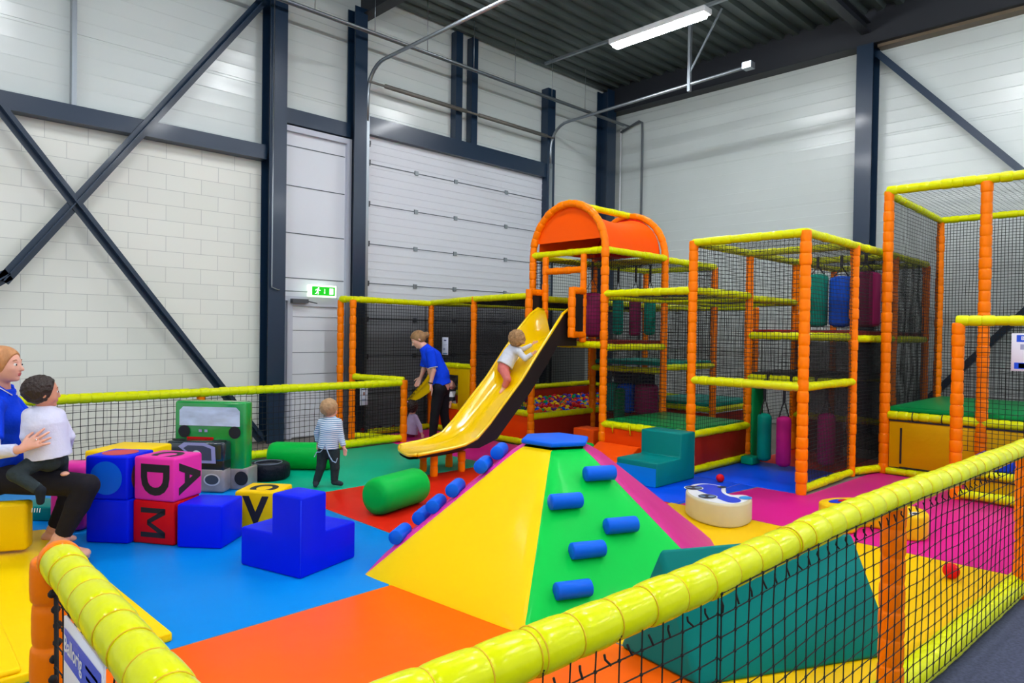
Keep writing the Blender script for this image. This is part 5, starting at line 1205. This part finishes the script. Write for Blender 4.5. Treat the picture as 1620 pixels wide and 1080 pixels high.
for c, rr in ((lp3(J['shN'], J['elN'], 0.84), 0.062),):
    b = MB(); d = unit(sub3(J['elN'], J['shN'])); a1 = np.cross(d, [1, 0, 0]); a1 = unit(a1); a2 = np.cross(d, a1); b.sweep([np.array(c) + (a1*math.cos(q) + a2*math.sin(q))*rr*1.02 for q in np.linspace(0, 2*PI, 20)], 0.005, 6); put('cuff_trim', b, mat('trim_white', (230, 230, 236), rough=0.8), sh)
F = Field(lo, hi, 0.008); legs(F, J, (('hipN', 'knN', 'anN'), ('hipF', 'knF', 'anF')), (0.086, 0.058, 0.040), ex=0.006, end=0.97)
F.cap(J['hipN'], J['hipF'], 0.098, 0.098, 0.03); F.cap(J['hip'], J['waist'], 0.115, 0.105, 0.03, [(lp3(J['hip'], J['waist'], 0.6), sub3(J['waist'], J['hip']))])
put_field('leggings', F, cloth('leggings_black', (22, 20, 26), bump=0.15), t)
HB = mat('hair_light_brown', (150, 112, 72), rough=0.55, bump=0.6, bscale=60, stretch=(1, 1, 0.2), var=0.25, vscale=30)
F = Field(lo, hi, 0.006); nf = unit(f_*0.85 - u_*0.55)
F.ell(Pn(-0.012, 0, 0.024), (0.112, 0.092, 0.108), f_, u_, 0.01, [(Pn(0.045, 0, 0.01), nf)]); F.ell(Pn(-0.125, 0, 0.0), (0.048, 0.045, 0.045), f_, u_, 0.012, noise=(0.006, 160))
hr = put_field('hair', F, HB, t); face_bits(t, Pn, f_, l_, u_, 1.0)
b = MB(); w_ = np.array(lp3(J['elN'], J['wrN'], 0.93)); d = unit(sub3(J['wrN'], J['elN'])); a1 = unit(np.cross(d, [1, 0, 0])); a2 = np.cross(d, a1); b.sweep([w_ + (a1*math.cos(q) + a2*math.sin(q))*0.030 for q in np.linspace(0, 2*PI, 17)], 0.008, 8); put('wristwatch', b, mat('watch_black', (14, 14, 16), rough=0.3), t)
# ---- 2 seated woman
J = J_['w1']; lo, hi = bounds(J, 0.2); SC = 1.1
t = thing('person', (0.86, 6.1, 0.37), 'blonde woman in blue polo seated at the left edge holding a child on her lap', 'person')
fd = unit(RTv*0.97 + FWv*0.12 + np.array([0, 0, 0.02])); ud = unit(-RTv*0.02 + np.array([0, 0, 1]))
F = Field(lo, hi, 0.0062); Pn, f_, l_, u_ = head(F, J['head'], fd, ud, 1.08)
F.cap(add3(J['neck'], [0, 0, -0.04]), add3(J['head'], (-RTv*0.02 + np.array([0, 0, -0.05])).tolist()), 0.056, 0.054, 0.02); F.cap(J['chest'], J['neck'], 0.12, 0.07, 0.03); F.cap(J['chest'], J['hip'], 0.12, 0.14, 0.03)
for a in ('N', 'F'):
    F.cap(J['sh'+a], J['el'+a], 0.05, 0.040, 0.02); F.cap(J['el'+a], J['wr'+a], 0.040, 0.027, 0.01)
hand(F, J['wrN'], sub3(J['haN'], J['wrN']), FWv, np.array([0, 0, 1.0]), 1.12, 0.12, 0.9)
hand(F, J['wrF'], sub3(J['haF'], J['wrF']), -RTv, -FWv, 1.08, 0.5, 0.8)
legs(F, J, (('hipN', 'knN', 'anN'), ('hipF', 'knF', 'anF')), (0.095, 0.064, 0.040))
foot(F, J['anN'], sub3(J['toN'], J['anN'])[:2] + [0], 1.5); foot(F, J['anF'], sub3(J['toF'], J['anF'])[:2] + [0], 1.1)
tn = np.array(J['toN']); dn = unit(sub3(J['toN'], J['anN'])[:2] + [0]); sn = np.array([-dn[1], dn[0], 0])
for i in range(5): F.cap(tn - dn*0.06 + sn*(i-2)*0.016 + [0, 0, 0.012], tn - dn*(0.0 + 0.008*abs(i-3)) + sn*(i-2)*0.017 + [0, 0, 0.008], 0.012, 0.010, 0.006)
put_field('body', F, SK, t)
F = Field(lo, hi, 0.0075); cutn = [(add3(J['neck'], [0, 0, 0.0]), [0.15, -0.15, 1])]
F.cap(J['neck'], J['chest'], 0.10, 0.150, 0.03, cutn); F.cap(J['chest'], J['waist'], 0.150, 0.150, 0.03); F.cap(J['waist'], J['hip'], 0.150, 0.175, 0.03, [(add3(J['hip'], [0, 0, -0.04]), [0, 0, -1])])
F.cap(J['shN'], J['shF'], 0.068, 0.068, 0.03); F.ell(add3(J['chest'], (RTv*0.07 + np.array([0, 0, 0.02])).tolist()), (0.10, 0.13, 0.09), fd, ud, 0.04)
for a in ('N', 'F'): F.cap(J['sh'+a], J['el'+a], 0.066, 0.070, 0.02, [(lp3(J['sh'+a], J['el'+a], 0.75), sub3(J['el'+a], J['sh'+a]))])
sh = put_field('polo_shirt', F, POLO, t)
F = Field(lo, hi, 0.0075)
for a in ('N', 'F'):
    F.cap(J['sh'+a], J['el'+a], 0.058, 0.050, 0.02); F.cap(J['el'+a], J['wr'+a], 0.050, 0.040, 0.015, [(lp3(J['el'+a], J['wr'+a], 0.86), sub3(J['wr'+a], J['el'+a]))])
put_field('undershirt_sleeves', F, cloth('sleeve_white', (206, 210, 236)), t)
F = Field(lo, hi, 0.0075); legs(F, J, (('hipN', 'knN', 'anN'), ('hipF', 'knF', 'anF')), (0.100, 0.070, 0.046), ex=0.008, end=0.90); F.cap(J['hipN'], J['hipF'], 0.125, 0.125, 0.03)
put_field('leggings', F, cloth('jeans_black', (26, 24, 32), bump=0.25), t)
b = MB(); kp = np.array(lp3(J['hipN'], J['knN'], 0.80)) + np.array([0, 0, 0.078]) - FWv*0.035; b.sphere(kp, 0.024, 12, 8, (1.2, 1.2, 0.7)); put('ripped_knee_patch', b, SK, t)
HBL = mat('hair_strawberry_blonde', (190, 132, 84), rough=0.5, bump=0.5, bscale=50, stretch=(1, 1, 0.3), var=0.2, vscale=25)
F = Field(lo, hi, 0.006); nf = unit(f_*0.9 - u_*0.40)
F.ell(Pn(-0.018, 0, 0.026), (0.118*1.05, 0.094*1.05, 0.108*1.05), f_, u_, 0.01, [(Pn(0.048, 0, 0.01), nf)]); F.ell(Pn(-0.15, 0, 0.0), (0.05, 0.05, 0.05), f_, u_, 0.02)
put_field('hair', F, HBL, t); face_bits(t, Pn, f_, l_, u_, 1.08, (190, 84, 84), (140, 96, 66))
b = MB(); cn = np.array(J['neck']); 
for sg in (-1, 1): b.sweep([cn + f_*0.095 + l_*0.02*sg + [0, 0, -0.055], cn + f_*0.05 + l_*0.075*sg + [0, 0, -0.0], cn - f_*0.03 + l_*0.095*sg + [0, 0, 0.02]], 0.013, 8)
cl = put('collar', b, POLO, sh)
b = MB()
for sg in (-1, 1): b.sweep([cn + f_*0.107 + l_*0.025*sg + [0, 0, -0.058], cn + f_*0.058 + l_*0.085*sg + [0, 0, -0.0], cn - f_*0.03 + l_*0.105*sg + [0, 0, 0.02]], 0.004, 6)
put('collar_stripe', b, mat('trim_white', (230, 230, 236)), sh)
b = MB(); kn = np.array(lp3(J['wrN'], J['haN'], 1.25)); b.sphere(kn - FWv*0.014 + [0, 0, 0.01], 0.006, 8, 6); put('finger_ring', b, mat('silver', (230, 230, 235), metal=1.0, rough=0.2), t)
# ---- generic toddler builder
def toddler(J, label, base, fd, ud, hs, skin, hair_m, top_m, pant_m, arms, lg, topr=(0.062, 0.085, 0.088), h=0.0048, sock=None, hairn=None, hairr=(0.094, 0.084, 0.092), haircut=(0.035, 0.9, -0.5), cuff=0.9, pantend=0.93, hem=0.35, hmul=1.12, hand_f=None):
    t = thing('person', base, label, 'person'); lo, hi = bounds(J, 0.13)
    F = Field(lo, hi, h); Pn, f_, l_, u_ = head(F, J['head'], fd, ud, hs, True); neck = J.get('neck') or lp3(J['head'], J['chest'], 0.55)
    F.cap(neck, lp3(neck, J['head'], 0.7), 0.036, 0.036, 0.015); F.cap(J['chest'], neck, 0.06, 0.04, 0.02); F.cap(J['chest'], J['hip'], 0.065, 0.068, 0.02)
    for a in arms:
        ch = [J[k] for k in a if k in J]
        if len(ch) >= 3: F.cap(ch[0], ch[1], 0.028, 0.024, 0.012); F.cap(ch[1], ch[2], 0.024, 0.017, 0.008)
        else: F.cap(ch[0], ch[-1], 0.028, 0.018, 0.012)
        w = ch[2] if len(ch) >= 3 else ch[-1]; e = ch[-2] if len(ch) < 4 else ch[2]
        d = sub3(ch[3], w) if len(ch) >= 4 else sub3(w, ch[-2] if len(ch) < 3 else ch[1])
        hand(F, w, d, hand_f if hand_f is not None else -f_, np.cross(d, f_), 0.56, 0.35)
    for a in lg:
        ch = [J[k] for k in a if k in J]
        F.cap(ch[0], ch[1], 0.05, 0.036, 0.015); F.cap(ch[1], ch[2], 0.036, 0.025, 0.01)
        td = sub3(ch[3], ch[2]) if len(ch) > 3 else f_
        td = unit(td); F.cap(ch[2], np.array(ch[2]) + td*0.062, 0.025, 0.019, 0.012)
    put_field('body', F, skin, t)
    F = Field(lo, hi, h*1.15); F.cap(neck, J['chest'], topr[0]*0.75, topr[1], 0.025, [(lp3(neck, J['head'], 0.12), sub3(J['head'], neck))])
    hp = lp3(J['chest'], J['hip'], 1 - hem*0.3); F.cap(J['chest'], hp, topr[1], topr[2], 0.02, [(hp, sub3(J['hip'], J['chest']))])
    for a in arms:
        ch = [J[k] for k in a if k in J]; n = min(3, len(ch))
        F.cap(lp3(J['chest'], neck, 0.5), ch[0], topr[0]*0.8, 0.042, 0.03)
        if n == 3: F.cap(ch[0], ch[1], 0.040, 0.034, 0.015); e = lp3(ch[1], ch[2], cuff); F.cap(ch[1], e, 0.034, 0.028, 0.012, [(e, sub3(ch[2], ch[1]))])
        else: e = lp3(ch[0], ch[1], cuff); F.cap(ch[0], e, 0.040, 0.028, 0.015, [(e, sub3(ch[1], ch[0]))])
    top = put_field('shirt', F, top_m, t)
    F = Field(lo, hi, h*1.15); wc = lp3(J['hip'], J['chest'], 0.42)
    F.cap(J['hip'], wc, 0.078, 0.076, 0.02, [(wc, sub3(J['chest'], J['hip']))])
    if len(lg) >= 1:
        for a in lg:
            ch = [J[k] for k in a if k in J]; e = lp3(ch[1], ch[2], pantend)
            F.cap(ch[0], ch[1], 0.064, 0.046, 0.02); F.cap(ch[1], e, 0.046, 0.036, 0.015, [(e, sub3(ch[2], ch[1]))])
    put_field('trousers', F, pant_m, t)
    if sock is not None:
        for a in lg:
            F = Field(lo, hi, h*1.15)
            ch = [J[k] for k in a if k in J]; td = unit(sub3(ch[3], ch[2]) if len(ch) > 3 else f_); s0 = lp3(ch[1], ch[2], 0.8 if pantend > 0.85 else 0.9)
            F.cap(s0, ch[2], 0.028, 0.031, 0.01); F.cap(ch[2], np.array(ch[2]) + td*0.07, 0.031, 0.024, 0.012)
            put_field('sock', F, sock, t)
    F = Field(lo, hi, h*1.05); nf = unit(f_*haircut[1] + u_*haircut[2])
    F.ell(Pn(-0.016, 0, 0.024), tuple(v*hs*hmul for v in hairr), f_, u_, 0.01, [(Pn(haircut[0], 0, 0.01), nf)], noise=hairn)
    if hairn and hairn[0] > 0.012:
        rr = random.Random(5)
        for i in range(26):
            a = rr.uniform(-2.4, 2.4); z = rr.uniform(-0.075, 0.09); q = math.sqrt(max(0.1, 1 - (z/0.11)**2))
            F.ell(Pn(-0.016 - 0.098*q*math.cos(a), 0.094*q*math.sin(a), z + 0.015), (0.030*hs, 0.030*hs, 0.032*hs), f_, u_, 0.006)
    put_field('hair', F, hair_m, t); face_bits(t, Pn, f_, l_, u_, hs*0.98)
    return t, top, (Pn, f_, l_, u_)
H_DK = mat('hair_dark_brown', (44, 30, 26), rough=0.5, bump=0.9, bscale=40, var=0.3, vscale=30); H_BL = mat('hair_blond', (176, 140, 100), rough=0.6, bump=0.4, bscale=50, var=0.2, vscale=20); H_CU = mat('hair_curly_blond', (176, 138, 96), rough=0.7, bump=0.9, bscale=50, var=0.35, vscale=30)
W_TOP = cloth('tshirt_white', (214, 216, 240), bump=0.6, bscale=12)
J = J_['k1']
toddler(J, 'dark-haired child in white shirt sitting on the seated woman, back to camera', (1.07, 5.6, 0.62), unit(RTv*0.72 + FWv*0.69), unit([0, 0, 1]), 0.96, SK2, H_DK, W_TOP, cloth('trousers_dark_green', (44, 54, 58)), [('shL', 'elL', 'wrL'), ('shR', 'elR', 'wrR')], [('hipN', 'knN', 'anN', 'toN'), ('hipF', 'knF', 'anF', 'toF')], topr=(0.085, 0.125, 0.14), sock=cloth('socks_dark', (26, 32, 40)), hmul=1.06, hairn=(0.004, 140), hairr=(0.108, 0.090, 0.098), haircut=(0.045, 0.9, -0.3))
b = MB(); tt = np.array(J['toN']); 
for i in range(4): b.beam(tt + RTv*(-0.03 + 0.017*i) - FWv*0.034 + [0, 0, 0.028], tt + RTv*(-0.034 + 0.017*i) - FWv*0.034 + [0, 0, 0.0], 0.005, 0.002)
put('sock_stripes', b, mat('trim_white', (230, 230, 236)), bpy.data.objects['person.002'])
J = J_['k2']
t, top, hd = toddler(J, 'blond toddler in blue striped top and dark trousers standing with back to camera', (3.65, 6.37, 0), unit(FWv*0.93 + RTv*0.3), (0, 0, 1), 0.92, SK, H_BL, striped('shirt_blue_stripe', (218, 228, 238), (96, 140, 176), 0.020), cloth('trousers_slate', (38, 52, 56)), [('shL', 'elL', 'wrL'), ('shR', 'elR', 'wrR', 'haR')], [('hipL', 'knL', 'anL', 'toL'), ('hipR', 'knR', 'anR', 'toR')], topr=(0.072, 0.095, 0.108), sock=cloth('socks_slate', (44, 52, 60)), hairn=(0.004, 90), haircut=(0.05, 0.9, -0.25), hairr=(0.094, 0.084, 0.090))
def ip(w, dx, dz): return [w[0] + RTv[0]*dx - FWv[0]*0.11, w[1] + RTv[1]*dx - FWv[1]*0.11, w[2] + dz]
hp_ = J['hip']; b = MB()
for P in ([(0.0, 0.075), (-0.025, 0.03), (-0.05, -0.0), (-0.085, 0.0), (-0.11, -0.05)], [(0.0, 0.075), (0.02, 0.02), (0.045, -0.04), (0.075, -0.09), (0.11, -0.105), (0.125, -0.06)]):
    pts = [Vector(ip(hp_, x, z)) for x, z in P]
    for i in range(len(pts)-1): b.beam(pts[i], pts[i+1], 0.006, 0.020, tuple(-FWv))
put('braces_straps', b, cloth('braces_pale_blue', (150, 180, 206)), t)
J = J_['k3']
toddler(J, 'curly-haired toddler in white top and pink trousers climbing up the yellow slide', (6.14, 6.35, 0.95), unit(RTv*0.75 + FWv*0.45 + np.array([0, 0, 0.35])), unit([0, 0, 1]), 0.90, SK, H_CU, cloth('top_pale_grey', (206, 210, 224)), cloth('trousers_pink', (204, 112, 108)), [('shN', 'elN', 'wrN', 'haN'), ('shF', 'elF', 'wrF')], [('hipN', 'knN', 'anN', 'toN'), ('hipF', 'knF', 'anF')], topr=(0.075, 0.098, 0.11), hairn=(0.016, 190), hairr=(0.108, 0.100, 0.104), haircut=(0.045, 0.9, -0.3), pantend=0.75)
J = J_['k4']
toddler(J, 'dark-haired child in a lilac top kneeling on the magenta mat by the net', (6.34, 8.6, 0), unit(FWv*0.9 + RTv*0.25 + np.array([0, 0, -0.25])), (0, 0, 1), 0.92, SK, H_DK, cloth('top_lilac', (186, 172, 210)), cloth('skirt_magenta', (120, 30, 70)), [('shN', 'elN', 'wrN')], [], topr=(0.075, 0.10, 0.125), hairn=(0.008, 120), haircut=(0.04, 0.9, -0.3), hairr=(0.104, 0.096, 0.10))
b = MB(); b.sphere(np.array(J['head']) - RTv*0.055 + [0, 0, 0.09] - FWv*0.05, 0.02, 10, 8); put('hair_bow', b, cloth('bow_pink', (240, 160, 200)), bpy.data.objects['person.005'])
J = J_['k5']
toddler(J, 'small child in black and white top looking out through the yellow door opening', (7.2, 8.7, 0.3), unit(-FWv*0.8 - RTv*0.4 + np.array([0, 0, -0.2])), (0, 0, 1), 0.86, SK, H_DK, striped('top_black_white', (226, 226, 230), (30, 30, 36), 0.16), cloth('trousers_dark', (30, 30, 36)), [('shN', 'wrN'), ('shF', 'wrF')], [], topr=(0.07, 0.09, 0.10), hairn=(0.006, 120), haircut=(0.05, 0.9, -0.3))
